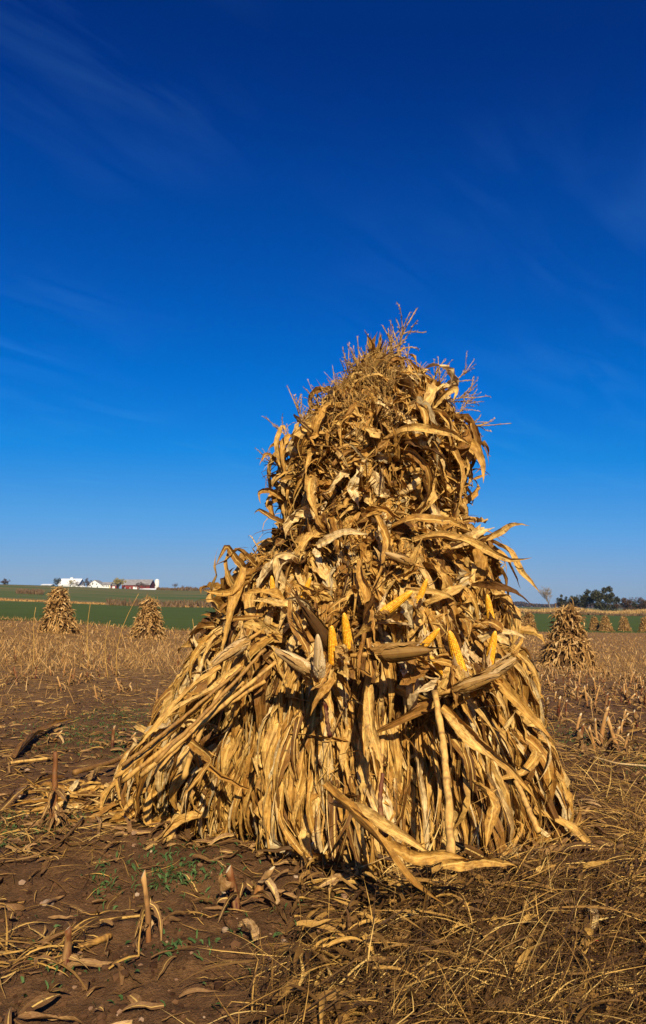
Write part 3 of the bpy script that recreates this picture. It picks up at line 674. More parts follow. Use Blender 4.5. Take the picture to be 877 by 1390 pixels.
def place_shock(proto, px, pybase, Y, sc, rz, label, first=False, sx=1.):
    p = at(px, pybase, Y); o = proto if first else copy_tree(proto)
    o.location = (p[0], Y, float(H(p[0], Y)) - .03); o.rotation_euler = (rng.normal(0, .035), rng.normal(0, .045), rz); o.scale = (sc * sx * rng.uniform(.88, 1.1), sc * sx, sc * rng.uniform(.96, 1.04))
    tag(o, label, 'corn shock', GR); return o
place_shock(fs1, 200, 872, 35, .88, 0, 'small corn shock left of the big one, the nearer to it of two', True)
place_shock(fs2, 78, 868, 34, .92, 1, 'small corn shock farthest left, below the white farm sheds', True)
place_shock(fs1, 770, 900, 26, .94, 2.4, 'middle-sized corn shock at right with dark gaps between its leaves, in front of the trees', sx=1.0)
place_shock(fs2, 704, 866, 72, 1.0, .7, 'tiny far shock just beside the right edge of the big shock')
place_shock(fs1, 718, 866, 74, 1.0, 4.1, 'tiny far shock between the big shock and the middle-sized right one')
place_shock(fs2, 808, 856, 112, 1.0, 2.1, 'leftmost of three tiny shocks under the trees at right')
place_shock(fs1, 823, 856, 110, 1.0, 3.2, 'middle of three tiny shocks under the trees at right')
place_shock(fs2, 848, 855, 114, 1.05, 5.2, 'tiny shock standing alone below the rusty bushy trees at right')
place_shock(fs1, 876, 856, 112, 1.0, 1.2, 'tiny shock half cut off by the right edge of the picture')

# ------------------------------------------------------------------ stubble
def stub_mesh(h, bend=0., split=False):
    root = MB(); pith = MB(); n = 8; t = np.linspace(0, 1, n)
    pts = np.stack([bend * t ** 2 * h, .02 * np.sin(t * 3), -.03 + t * (h + .03)], -1); rad = .0125 * (1.25 - .3 * t); rad[3] *= 1.2
    root.tube(pts, rad, 9, True, r=np.repeat(np.clip(t * 1.1 + .05 * rng.random(n), 0, 1), 9), r2=.5)
    # oblique cut
    root.v[0][-9:, 2] += root.v[0][-9:, 0] * 1.2 - bend * h * 1.2
    c = root.v[0][-9:]; top = c.mean(0); pith.add(np.vstack([top + (c - top) * .8 + np.array([0, 0, .001]), (top + np.array([0, 0, .003]))[None]]), np.array([(k, (k + 1) % 9, 9) for k in range(9)]))
    sh = MB(); m = 5; a = rng.uniform(0, 6.28, m); rad_ = np.stack([np.cos(a), np.sin(a), 0 * a], -1)
    P = rad_ * .012 + np.array([0, 0, .02]) + np.array([0, 0, 1.]) * rng.uniform(0, h * .5, (m, 1)); D = rad_ * .6 + np.array([0, 0, .8])
    add_leaves(sh, grow(P, D, rng.uniform(.08, .22, m), rng.uniform(.02, .04, m), rad_, None, K=9, M=5, grav=.3, jit=.2, kink=.2, floor=False), rng.random(m))
    for v in sh.v: v[:, 2] = np.maximum(v[:, 2], .004)
    return root, pith, sh
def proto_stub(h, bend, mat=None):
    a, b, c = stub_mesh(h, bend); e = empty('corn_stub', (0, 0, 0)); s_ = a.build('stalk', mat or M_stub, e); b.build('cut_top', M_pith, s_, False); c.build('sheath', M_litter, e); return e
protos = [proto_stub(.16, .15), proto_stub(.22, -.2), proto_stub(.27, .1), proto_stub(.13, .4), proto_stub(.2, .05, M_red), proto_stub(.17, -.1, M_red)]
used = set(); nst = 0
GS = 'cut corn stubs standing in the field'
def put_stub(k, x, y, label, sc=1., lean=0., lx=0., wide=1.):
    global nst
    if k in used: o = copy_tree(protos[k])
    else: o = protos[k]; used.add(k)
    o.location = (x, y, float(H(x, y)) - .01); o.rotation_euler = (lx, lean, rng.uniform(-.4, .4)); o.scale = (wide * sc, wide * sc, sc); tag(o, label, 'corn stub', GS); nst += 1; return o
def ground_at(px, py):
    r = at(px, py, 1.0) - np.array([0, 0, CAMZ]); Y = 1.0
    lo, hi = .5, 200.
    for _ in range(40):
        m = (lo + hi) / 2; z = CAMZ + r[2] * m
        if z > float(H0(r[0] * m, m)): lo = m
        else: hi = m
    return r[0] * lo, lo
NEAR = [(85,1322,4,.62,0,'thick dark red stub in the bottom left corner with straw around it',1.4),(202,1278,1,1.0,.0,'slim yellow topped stub at the bottom, left of centre',.62),(322,1228,5,.95,-.1,'short split reddish stub with a white strip, below the shock',1.2),
 (345,1215,3,1.0,.1,'stub leaning right beside the split reddish stub',1.1),(419,1180,0,.7,0,'small upright stub at the foot of the shock front',1.1),(99,930,4,1.1,0,'slim red stub with pale cut top among weeds at left',.9),(22,930,5,1.3,-.15,'dark red stub with a pale husk at its foot near the left edge',.9),
 (152,1018,4,.8,0,'red stub with pale side just left of the shock foot',1.1),(164,935,5,.8,0,'short dark red stub with dry skirt of sheath at left',.9),(173,1015,3,.9,.05,'tan stub beside the shock left foot',1.),(86,920,2,.8,0,'pale yellow double stub left of the slim red stub',.9),
 (72,1010,3,.8,.1,'short orange tipped stub behind the fallen leaf at left',1.1),(792,1020,5,.9,0,'bright dark red stub right of the shock',1.2),(838,1008,0,.95,0,'pale stub, left one of a close pair at right',1.2),
 (845,1002,2,.55,0,'reddish stub, right one of a close pair at right',1.2),(770,975,4,.9,0,'slender red stub behind the weeds at right',.9),(808,1020,1,.8,0,'tan stub just right of the bright red one',1.),(755,955,0,.8,-.1,'pale leaning stub near the middle-sized shock',1.),(788,950,3,1.1,0,'short curved pale stub by the row of stubs',1.)]
for px, py, k, s_, ln, lb, wd in NEAR:
    x, y = ground_at(px, py); put_stub(k, x, y, lb, s_ * (y / 4 if y > 5 else 1) ** .15, ln, 0, wd)
cand = []
for row in np.arange(.5, 30, .85):            # rows on the right
    for yy in np.arange(5.6, 24, .22):
        x = row + .12 * yy - 1.5; cand.append((x, yy, 'R'))
for row in np.arange(-14, 0, .9):
    for yy in np.arange(6.2, 20, .25): cand.append((row - .05 * yy, yy, 'L'))
rng.shuffle(cand := np.array(cand, dtype=object)); cnt = {'R': 0, 'L': 0}; pick = []
for x, y, sd in cand:
    px = 438.5 + F * x / (y * cp)
    if not (-20 < px < 900): continue
    if sd == 'R' and (px < 715 or rng.random() < .25): continue
    if sd == 'L' and (px > 285 or rng.random() < .55): continue
    if cnt[sd] >= (150 if sd == 'R' else 60): continue
    cnt[sd] += 1; pick.append((float(x) + rng.normal(0, .04), float(y) + rng.normal(0, .08), sd))
for x, y, sd in pick:
    put_stub(int(rng.integers(6)), x, y, 'one of many short stubs in the rows right of the big shock' if sd == 'R' else 'one of the scattered short stubs left of the big shock', rng.uniform(.7, 1.25) * (1.15 if sd == 'R' else 1), rng.normal(0, .12), rng.normal(0, .1), rng.uniform(.75, 1.05))
for k, p in enumerate(protos):
    if k not in used: print('unused stub', k)

# ------------------------------------------------------------------ ground litter (stuff)
def ground_scatter(n, y0, y1, pxr=(-320, 1200), pw=.7, r=rng):
    n = int(n * 1.5)
    u = r.random(n) ** pw; y = y0 * (y1 / y0) ** u; px = r.uniform(*pxr, n); x = (px - 438.5) / F * y; return x, y
def strands(n, x, y, L, W, lift=(0, .5), jit=.12, K=6, M=2, grav=.12, az=None, azs=3.2, rnd=None, h=.0):
    z = H(x, y) + .01 + rng.random(n) * h; P = np.stack([x, y, z], -1); a = rng.uniform(-math.pi, math.pi, n) if az is None else rng.normal(az, azs, n)
    D = np.stack([np.cos(a), np.sin(a), rng.uniform(*lift, n)], -1); return grow(P, D, L, W, np.tile([0, -.3, 1.], (n, 1)), None, K=K, M=M, grav=grav, jit=jit, kink=.05, twist=.6, curl=np.full(n, .3), ripple=.0)
# leaf scraps
lm = MB(); n = 4200; x, y = ground_scatter(n, 1.9, 16, pw=.75); n = len(x)
keep = ((vn(x * 1.2 + 5, y * 1.2) > .38) | (y > 5)) & ((rng.random(n) < .3) | (y > 3.6) | (x > .15)); x, y = x[keep], y[keep]; n = len(x)
add_leaves(lm, strands(n, x, y, rng.uniform(.04, .16, n), rng.uniform(.012, .035, n), (-.1, .35), .25, K=7, M=5), rng.beta(1.6, 2.2, n))
# heap of trodden leaves round the foot of the shock
n = 330; ph = np.where(rng.random(330) < .7, rng.uniform(-1.7, .2, 330), rng.uniform(-math.pi - .2, .2, 330)); b = big_point(ph, np.full(n, .02), 0); b[:, :2] += nrm(b[:, :2] - np.array([.18, CY])) * rng.exponential(.10, n)[:, None]
add_leaves(lm, strands(n, b[:, 0], b[:, 1], rng.uniform(.08, .26, n), rng.uniform(.015, .045, n), (-.1, .2), .2, K=10, M=5, h=.03), rng.beta(2, 1.8, n))
tag(lm.build('leaf_litter', M_litter), 'torn brown corn leaves lying scattered over the bare earth', 'leaf litter', kind='stuff')
# fine straw bits
sm = MB(); n = 12000; x, y = ground_scatter(n, 1.8, 17, pw=.7); n = len(x); keep = ((vn(x * 1.5, y * 1.5 + 9) > .42) | (y > 5.5) | (x > .6)) & ((rng.random(n) < .35) | (y > 3.6) | (x > .15)); x, y = x[keep], y[keep]; n = len(x)
add_leaves(sm, strands(n, x, y, rng.uniform(.03, .22, n), rng.uniform(.002, .006, n) * np.clip(y / 4, 1, 2.4), (-.1, .35), .15), rng.beta(1.6, 2.2, n))
tag(sm.build('straw_litter', M_straw), 'fine broken straw strewn over the brown earth', 'straw', kind='stuff')
# tangle of dead grass, bottom right
tm = MB(); n = 22000
px = rng.uniform(330, 1200, n); py = rng.uniform(1120, 1420, n); dens = np.clip((px - 440 + (py - 1150) * .9) / 330, 0, 1) * np.clip((py - 1105) / 50, .1, 1)
k = rng.random(n) < dens; px, py = px[k], py[k]; n = len(px); yy = CAMZ * F / (py - 825) * 1.0; xx = (px - 438.5) / F * yy
kk = yy < 3.4; xx, yy = xx[kk], yy[kk]; n = len(xx)
ang = np.where(rng.random(n) < .6, rng.normal(.65, .35, n), rng.uniform(-3.14, 3.14, n)); P = np.stack([xx, yy, H(xx, yy) + rng.random(n) ** 1.5 * .10], -1)
D = np.stack([np.cos(ang), np.sin(ang), rng.normal(.1, .25, n)], -1)
add_leaves(tm, grow(P, D, rng.uniform(.06, .34, n), rng.uniform(.0015, .004, n) * (1 + 1.0 * (rng.random(n) < .2)) * np.clip(yy / 2.6, .6, 1.1), np.tile([0, -.3, 1.], (n, 1)), None, K=8, M=2, grav=.05, jit=.16, kink=.08, twist=.5, curl=np.full(n, .3), ripple=0), np.where(rng.random(n) < .16, rng.uniform(.5, 1, n), rng.beta(1.0, 5.0, n)))
n = 1000; px = rng.uniform(400, 900, n); py = rng.uniform(1150, 1400, n); yy = CAMZ * F / (py - 825); xx = (px - 438.5) / F * yy
add_leaves(tm, strands(n, xx, yy, rng.uniform(.05, .2, n), rng.uniform(.012, .03, n), (-.1, .4), .25, K=8, M=5, h=.08), rng.beta(1.5, 3, n))
tag(tm.build('grass_tangle', M_straw), 'dark matted tangle of dead grass with golden stems, bottom right', 'dead grass', kind='stuff')
# dry standing grass right of the shock
dm = MB(); n = 2600; px = rng.uniform(740, 1100, n); py = rng.uniform(1010, 1190, n); yy = CAMZ * F / (py - 825); xx = (px - 438.5) / F * yy; xx = np.where(xx < 1.45, xx + .35, xx)
add_leaves(dm, strands(n, xx, yy, rng.uniform(.1, .45, n), rng.uniform(.002, .006, n), (-.1, 1.3), .12, K=7), rng.beta(2, 2, n))
# left edge clumps
n = 260; px = np.concatenate([rng.normal(60, 45, n // 2), rng.normal(60, 40, n // 2)]); py = np.concatenate([rng.normal(1250, 14, n // 2), rng.normal(1110, 25, n // 2)]); n = len(px); yy = CAMZ * F / (py - 825); xx = (px - 438.5) / F * yy
add_leaves(dm, strands(n, xx, yy, rng.uniform(.08, .3, n), rng.uniform(.003, .008, n), (-.1, .5), .15, K=7), rng.beta(2, 2, n))
tag(dm.build('dry_grass', M_straw), 'loose golden dry grass stems bending over the earth', 'dry grass', kind='stuff')
# golden cover of the far stubble
fm = MB()
n = 78000; u = rng.random(n); y = 8 * (110 / 8) ** u; px = rng.uniform(-320, 1200, n); x = (px - 438.5) / F * y; a = np.degrees(np.arctan2(x, y))
lim = edge(a) * .99; st = np.where(a > 3, 17, 9.5); prob = np.clip((y - st) / 9, .06, 1); k = (y < lim) & (rng.random(n) < prob) & (vn(x * .5, y * .5) + .3 * prob > .42); x, y = x[k], y[k]; n = len(x)
hgt = rng.uniform(.10, .34, n) * np.clip(1.2 - y / 160, .5, 1); wdt = np.clip(y * .0009, .007, .05)
V = strands(n, x, y, hgt, wdt * rng.uniform(.5, 1.3, n), (.0, 2.6), .09, K=3, M=2, grav=.05); add_leaves(fm, V, rng.beta(1.5, 2.1, n))
tag(fm.build('stubble_straw', M_far), 'golden dry straw and stubble covering the far part of the field', 'stubble', kind='stuff')
# weeds
wm = MB()
def weeds(px, py, sx, sy, n):
    n = int(n * 1.3)
    px = rng.normal(px, sx, n); py = rng.normal(py, sy, n); py = np.clip(py, 880, 1400); yy = CAMZ * F / (py - 825); xx = (px - 438.5) / F * yy
    P = np.stack([xx, yy, H(xx, yy) + .003], -1); a = rng.uniform(-3.14, 3.14, n); D = np.stack([np.cos(a), np.sin(a), rng.uniform(.2, 1.4, n)], -1)
    add_leaves(wm, grow(P, D, rng.uniform(.010, .035, n), rng.uniform(.004, .012, n), np.tile([0, -.3, 1.], (n, 1)), None, K=4, M=3, grav=.2, jit=.1, kink=0, twist=.3, curl=np.full(n, .6), ripple=.05), rng.random(n))
for a in ((130,985,45,14,700),(180,960,25,12,300),(235,1150,35,14,150),(265,1165,25,8,70),(40,1110,25,10,200),(20,1120,15,10,60),(175,1000,10,10,120),(110,1098,20,5,120),(790,985,40,14,260),(740,970,30,10,160),(160,1165,10,8,40),(205,1090,8,6,30),
          (855,1030,20,8,100),(30,880,60,10,100),(320,1085,14,8,70),(360,1110,16,5,60),(130,1260,60,30,40),(245,1250,10,8,20),(500,1290,30,10,40),(850,1180,30,30,80),(330,1215,60,50,80)): weeds(*a)
tag(wm.build('weeds', M_weed), 'low green weeds sprouting in patches through the brown earth', 'weeds', kind='stuff')
# clods and pebbles
pm = MB(); ico_v = np.array([(0,0,1),(.89,0,.45),(.28,.85,.45),(-.72,.53,.45),(-.72,-.53,.45),(.28,-.85,.45),(.72,.53,-.45),(-.28,.85,-.45),(-.89,0,-.45),(-.28,-.85,-.45),(.72,-.53,-.45),(0,0,-1)])
ico_f = np.array([(0,1,2),(0,2,3),(0,3,4),(0,4,5),(0,5,1),(1,6,2),(2,7,3),(3,8,4),(4,9,5),(5,10,1),(2,6,7),(3,7,8),(4,8,9),(5,9,10),(1,10,6),(6,11,7),(7,11,8),(8,11,9),(9,11,10),(10,11,6)])
x, y = ground_scatter(8000, 1.8, 8, pw=.85)
for a, b in zip(x, y):
    s_ = rng.exponential(.0045) + .002; s_ = min(s_, .024)
    pm.add(ico_v * s_ * rng.uniform(.6, 1.1, (12, 3)) * np.array([1, 1, .7]) + np.array([a, b, float(H(a, b)) + s_ * .3]), ico_f, r=rng.random())
cl = NT('soil_clod', .95, .1); cl.color(cl.ramp(cl.attr('rnd'), [(0, (.030, .013, .006)), (.90, (.12, .058, .025)), (.97, (.24, .14, .08)), (1, (.36, .26, .17))]))
tag(pm.build('pebbles', cl.m, smooth=False), 'small clods and pebbles strewn over the bare brown earth', 'pebbles', kind='stuff')

def old_stub(px, pyb, pyt, label):
    x, y = ground_at(px, pyb); z = float(H(x, y)); e = tag(empty('corn_stub', (x, y, z)), label, 'corn stub', GS); top = at(px + 4, pyt, y)
    m = MB(); t_ = np.linspace(0, 1, 9)[:, None]; P = np.array([x, y, z]) * (1 - t_) + top * t_ + rng.normal(0, .004, (9, 3)); m.tube(P, .013 * np.linspace(1.6, .8, 9), 8, r=.15); m.build('stalk', M_stub, e)
    m = MB(); n = 46; a = rng.uniform(-3.14, 3.14, n); P = np.stack([x + 0 * a, y + 0 * a, z + rng.uniform(.02, .10, n)], -1)
    add_leaves(m, grow(P, np.stack([np.cos(a), np.sin(a) , rng.uniform(-.2, .5, n)], -1), rng.uniform(.08, .22, n), rng.uniform(.004, .008, n), np.tile([0, -.3, 1.], (n, 1)), None, K=7, M=3, grav=.18, jit=.2, kink=.1, curl=np.full(n, 2.), ripple=0), rng.beta(3, 2, n)); m.build('roots', M_litter, e)
    m = MB(); n = 8; a = rng.uniform(-3.14, 0, n); P = np.stack([x + 0 * a, y + 0 * a, z + rng.uniform(.05, .2, n)], -1)
    add_leaves(m, grow(P, np.stack([np.cos(a), np.sin(a), rng.uniform(.0, .6, n)], -1), rng.uniform(.1, .2, n), rng.uniform(.02, .04, n), np.tile([0, -1., .2], (n, 1)), None, K=9, M=5, grav=.2, jit=.2, kink=.15), rng.beta(2, 2, n)); m.build('sheath', M_litter, e, False)
old_stub(72, 1128, 1018, 'ragged old stub with hanging sheaths and spread roots at left')
# individual lying things ----------------------------------------------------------------
def gp(px, py, h=.02):
    x, y = ground_at(px, py); return np.array([x, y, float(H(x, y)) + h])
def lying(pts, r0, name, mat, label, cat, group=None, rnd=.6):
    mb = MB(); P = np.array([gp(*p) for p in pts]); t = np.linspace(0, 1, 12); tt = np.linspace(0, 1, len(P)); Q = np.stack([np.interp(t, tt, P[:, k]) for k in range(3)], -1)
    mb.tube(Q, r0 * (1 + .15 * (np.arange(12) % 3 == 0)), 8, True, r=rnd, r2=.5); return tag(mb.build(name, mat), label, cat, group)
GL = 'cut stalk pieces lying on the ground'
lying([(14,1042,.03),(67,1033,.035)], .0095, 'corn_stalk', M_stalk, 'bright yellow cut stalk piece lying by the left edge', 'corn stalk', GL, .95)
lying([(192,1068,.02),(225,1085,.03),(268,1105,.03),(303,1122,.02)], .018, 'corn_stalk', M_stalk, 'thick tan stalk lying along the foot of the shock at left', 'corn stalk', GL, .5)
lying([(352,1118,.03),(372,1090,.09)], .008, 'corn_stalk', M_husk, 'pale yellow cut stalk propped against the shock foot', 'corn stalk', GL, .9)
lying([(100,1062,.05),(150,1045,.07),(185,1030,.08)], .016, 'corn_stalk', M_stalk, 'brown stalk pointing out to the left from the shock foot', 'corn stalk', GL, .1)
lying([(120,1088,.03),(175,1060,.06),(215,1030,.12)], .012, 'corn_stalk', M_stalk, 'grey brown stalk sticking out low at the shock left foot', 'corn stalk', GL, .3)
lying([(136,1243,.012),(197,1244,.012)], .004, 'corn_stalk', M_straw, 'thin yellow stem on bare earth beside the slim yellow topped stub', 'corn stalk', GL, .8)
lying([(108,1290,.015),(150,1272,.02)], .010, 'corn_stalk', M_stalk, 'short orange brown stalk piece right of the thick dark red stub', 'corn stalk', GL, .4)
lying([(0,1120,.01),(33,1114,.01)], .003, 'corn_stalk', M_straw, 'thin yellow straw at the left edge beside the small pebble', 'corn stalk', GL, .9)
lying([(805,1045,.04),(838,1052,.04),(877,1051,.03)], .006, 'corn_stalk', M_husk, 'pale curved stem lying near the right edge', 'corn stalk', GL, .8)
lying([(0,1175,.01),(45,1177,.015),(85,1155,.03),(112,1127,.05)], .005, 'dry_root', M_litter, 'long curved brown root lying on the earth at left', 'root', None, .4)
lying([(778,1299,.015),(815,1297,.02),(877,1302,.015)], .0025, 'twine', M_twine, 'red twine lying in the dead grass at the bottom right', 'twine')
def lleaf(pts, w, name, label, mat, rd, grp=None):
    P = []
    for p in pts:
        g_ = gp(*p); P.append(g_)
    # hero() takes pixel points; go through the same shape with world points
    global at
    _a = at; it = iter(P)
    at = lambda *_: next(it)
    try: o = hero(pts, w, rd, roll=rng.normal(0, .3), curl=.9, name=name, mat=mat)
    finally: at = _a
    return tag(o, label, 'leaf', grp)
GG = 'single fallen corn leaves'
lleaf([(20,1035,.02),(45,1010,.05),(75,990,.06),(100,985,.03)], .10, 'corn_leaf', 'broad tan leaf lying behind the yellow stalk piece at left', M_leaf, .3, GG)
lleaf([(0,1108,.02),(20,1090,.05),(40,1075,.06),(55,1082,.03)], .05, 'corn_leaf', 'grey brown arched leaf at the left edge', M_litter, .6, GG)
lleaf([(205,1102,.01),(213,1085,.06),(222,1073,.10)], .03, 'corn_leaf', 'narrow pale leaf bent upright beside the thick lying stalk', M_litter, .9, GG)
lleaf([(120,1070,.04),(135,1058,.06),(158,1052,.08)], .06, 'corn_leaf', 'pale papery leaf at the far left foot of the shock', M_husk, .5, GG)
lleaf([(345,1300,.02),(335,1280,.04),(322,1270,.03)], .05, 'corn_leaf', 'pale leaf lying at the bottom edge below the split stub', M_litter, .9, GG)
lleaf([(798,1300,.02),(806,1285,.06),(812,1262,.08)], .045, 'corn_leaf', 'pale folded husk leaf in the dead grass above the red twine', M_husk, .8, GG)
lleaf([(510,1300,.03),(545,1288,.05),(570,1275,.04)], .05, 'corn_leaf', 'pale leaf lying at the bottom edge left of the grass tangle', M_litter, .8, GG)
lleaf([(133,1150,.01),(139,1132,.03),(128,1112,.02)], .03, 'corn_leaf', 'small pinched tan leaf on bare earth at left', M_litter, .8, GG)
lleaf([(835,1010,.03),(855,1000,.06),(880,996,.05)], .04, 'corn_leaf', 'pale leaf lying behind the stub pair at the right edge', M_husk, .4, GG)
def stone(px, py, s_, label):
    p = gp(px, py, s_ * .25); mb = MB(); th = np.linspace(0, 6.283, 17)[:-1]; ph = np.linspace(.08, 3.06, 9); PH, TH = np.meshgrid(ph, th, indexing='ij')
    rad = s_ * (1 + .25 * (vn(TH * 1.2 + px, PH * 1.5) - .5)); V = np.stack([rad * np.sin(PH) * np.cos(TH) * 1.15, rad * np.sin(PH) * np.sin(TH), rad * np.cos(PH) * .75], -1).reshape(-1, 3) + p
    i = np.arange(8)[:, None]; j = np.arange(16)[None]; mb.add(V, np.stack([i * 16 + j, (i + 1) * 16 + j, (i + 1) * 16 + (j + 1) % 16, i * 16 + (j + 1) % 16], -1).reshape(-1, 4)); mb.f.append(np.array([list(range(16))])); mb.f.append(np.array([list(range(mb.n - 16, mb.n))[::-1]]))
    tag(mb.build('stone', M_stone), label, 'stone', 'stones on the bare earth')
stone(66, 1216, .021, 'rounded tan stone on bare earth, largest at lower left'); stone(31, 1133, .013, 'small round stone near the left edge'); stone(125, 1132, .007, 'tiny white stone beside the pinched leaf')
stone(305, 1207, .011, 'small stone left of the split reddish stub'); stone(306, 1262, .012, 'upright pale stone near the bottom, below the split stub'); stone(385, 1283, .012, 'pale stone near the bottom edge between leaf scraps'); stone(36, 1113, .010, 'small grey stone among the green weeds at left'); stone(479, 1190, .010, 'round tan stone on bare earth below the shock front')

# ------------------------------------------------------------------ far fields: hedgerow, standing corn, trees
def polar(px, Y): p = at(px, 820, Y); return p[0], Y
def cover(name, mat, pxs, Ys, n, hgt, w, label, cat, rb=(2, 2)):
    mb = MB(); u = rng.random(n); px = pxs[0] + (pxs[1] - pxs[0]) * u; Y = np.interp(u, [0, 1], Ys[:2]) + rng.uniform(0, Ys[2], n); x = (px - 438.5) / F * Y
    P = np.stack([x, Y, H0(x, Y) - .1], -1); hh_ = hgt * rng.uniform(.5, 1.1, n) * (.6 + .8 * vn(x * .07, Y * .02)); D = np.stack([rng.normal(0, .3, n), rng.normal(0, .3, n), np.ones(n)], -1)
    add_leaves(mb, grow(P, D, hh_, w * rng.uniform(.6, 1.4, n), np.tile([0, -1., .2], (n, 1)), None, K=3, M=2, grav=.1, jit=.15, kink=.1, twist=.4, curl=np.full(n, .3), ripple=0, floor=False), rng.beta(*rb, n)); return tag(mb.build(name, mat), label, cat, kind='stuff')
cover('hedgerow_grass', M_far, (-60, 480), (250, 262, 9), 7000, .65, .5, 'tan dry grass strip between the green field and the hill', 'dry grass', (1.2, 2.8))
cover('hill_grass', M_fbrn, (150, 470), (252, 264, 14), 900, 2.4, .7, 'dark brown brush along the field edge', 'brush')
cover('standing_corn', M_corn, (600, 940), (300, 300, 12), 9000, 2.5, .35, 'strip of tan standing corn beyond the green field at right', 'standing corn', (2.2, 1.5))
cover('field_edge_grass', M_fbrn, (560, 940), (292, 292, 6), 2200, 1.3, .6, 'dark brown grass at the foot of the standing corn', 'grass')

def tree(px, Y, pytop, wpx, mat, label, kind='dense', bark=None, pybase=None, seed=0, cat='tree', nleaf=1500, group=None, name='tree'):
    r = np.random.default_rng(seed + int(px)); x = at(px, 820, Y)[0]; z0 = float(H0(x, Y)) - .2 if pybase is None else at(px, pybase, Y)[2]
    z0 = min(z0, float(H0(x, Y)) - .1); top = at(px, pytop, Y)[2]; Ht = top - z0; Rw = wpx * 1.25 / 2 / F * Y; nleaf = int(nleaf * 1.6)
    e = tag(empty(name, (x, Y, z0)), label, cat, group); mb = MB(); tips = []
    def br(p, d, L, rad, lv):
        n = 5; pts = [p]; 
        for k in range(n): d = d + r.normal(0, .12, 3); d[2] += .05; d = d / np.linalg.norm(d); pts.append(pts[-1] + d * L / n)
        mb.tube(pts, np.linspace(rad, rad * .55, n + 1), 5 if lv else 8, True)
        if lv < (3 if kind == 'bare' else 2):
            for k in range(4 if lv else 6):
                a = r.uniform(0, 6.28); q = pts[r.integers(2, n + 1)]; s_ = .75 if kind != 'bare' else .55; nd = nrm((d * 1.0 + np.array([math.cos(a) * s_ * Rw / (Ht * .3), math.sin(a) * s_ * Rw / (Ht * .3), .15]) )[None])[0]
                br(q, nd, L * r.uniform(.5, .75), rad * .5, lv + 1)
        tips.append(pts[-1])
    br(np.array([x, Y, z0]), np.array([0, 0, 1.]), Ht * (.42 if kind != 'bare' else .48), Ht * .022 + .05, 0)
    mb.build('trunk', bark or M_bark, e)
    if kind != 'bare':
        cmb = MB(); nc = 26; c = r.normal(0, .45, (nc, 3)); c = c / np.maximum(1, np.linalg.norm(c, axis=1))[:, None]; low = .12 if kind == 'dense' else .25
        C = np.stack([x + c[:, 0] * Rw * .85, Y + c[:, 1] * Rw * .8, z0 + Ht * (low + .5 * (1 - low)) + c[:, 2] * Ht * .5 * (1 - low) * .85], -1); cr = r.uniform(.18, .36, nc) * min(Rw, Ht * .5)
        idx = r.integers(0, nc, nleaf); dd = nrm(r.normal(0, 1, (nleaf, 3))) * r.random((nleaf, 1)) ** .4; P = C[idx] + dd * cr[idx][:, None]; s_ = Ht * r.uniform(.016, .040, nleaf)
        a = nrm(r.normal(0, 1, (nleaf, 3))); b = nrm(np.cross(a, r.normal(0, 1, (nleaf, 3)))); V = np.stack([P - a * s_[:, None], P + b * s_[:, None] * .6, P + a * s_[:, None], P - b * s_[:, None] * .6], 1)
        Q = np.arange(nleaf * 4).reshape(-1, 4); V[..., 2] = np.minimum(V[..., 2], top + .3); cmb.add(V.reshape(-1, 3), Q, r=np.repeat(r.random(nleaf), 4)); cmb.build('crown', mat, e)
    else:
        cmb = MB()
        for q in tips:
            for _ in range(5):
                d = nrm((r.normal(0, .5, 3) + np.array([0, 0, .9]))[None])[0]; L = Ht * r.uniform(.05, .13); cmb.tube([q, q + d * L * .5, q + d * L + r.normal(0, .05 * L, 3)], [Ht * .0028, Ht * .0022, Ht * .0012], 3, False)
        cmb.build('twigs', bark or M_bark, e)
    return e
TG = 'trees beyond the fields at right'
tree(747, 380, 796, 22, None, 'tall bare leafless tree standing apart, left of the dark trees', 'bare', M_bark2, group=TG)
tree(764, 350, 806, 13, M_fdark, 'narrow dark tree, first of the dark row after the bare tree', group=TG)
tree(777, 355, 806, 20, M_fdark, 'dark roundish tree between the narrow one and the tall pointed one', group=TG)
tree(793, 350, 804, 22, M_fdark, 'dark tree just left of the biggest tree', group=TG, seed=2)
tree(817, 345, 795, 40, M_fdark, 'biggest dark round tree of the row at right', group=TG, nleaf=3400)
tree(849, 360, 809, 24, M_frust, 'rusty brown bushy tree right of the biggest tree', group=TG)
tree(872, 370, 809, 20, M_frust, 'rusty tree cut by the right edge of the picture', group=TG, seed=4)
tree(860, 395, 814, 18, M_fdark, 'small dim tree between the two rusty trees', group=TG, seed=5)
tree(834, 390, 815, 16, M_fdark, 'small bush between the biggest tree and the rusty tree', group=TG, seed=6)
# far woods
wb = MB(); n = 12000; px = rng.uniform(560, 960, n); Y = rng.uniform(1500, 1580, n); x = (px - 438.5) / F * Y; hg = 3 + 5 * vn(x * .02, 0 * x) + 3 * vn(x * .09, 0 * x + 9)
P = np.stack([x, Y, H0(x, Y) + hg * rng.random(n) ** .6], -1); s_ = rng.uniform(.9, 2.2, n); a = nrm(rng.normal(0, 1, (n, 3))); b = nrm(np.cross(a, rng.normal(0, 1, (n, 3))))
wb.add(np.stack([P - a * s_[:, None], P + b * s_[:, None], P + a * s_[:, None], P - b * s_[:, None]], 1).reshape(-1, 3), np.arange(n * 4).reshape(-1, 4), r=np.repeat(rng.random(n), 4))
tag(wb.build('far_woods', M_frust), 'faint bluish line of woods on the horizon at right', 'woods', kind='stuff')

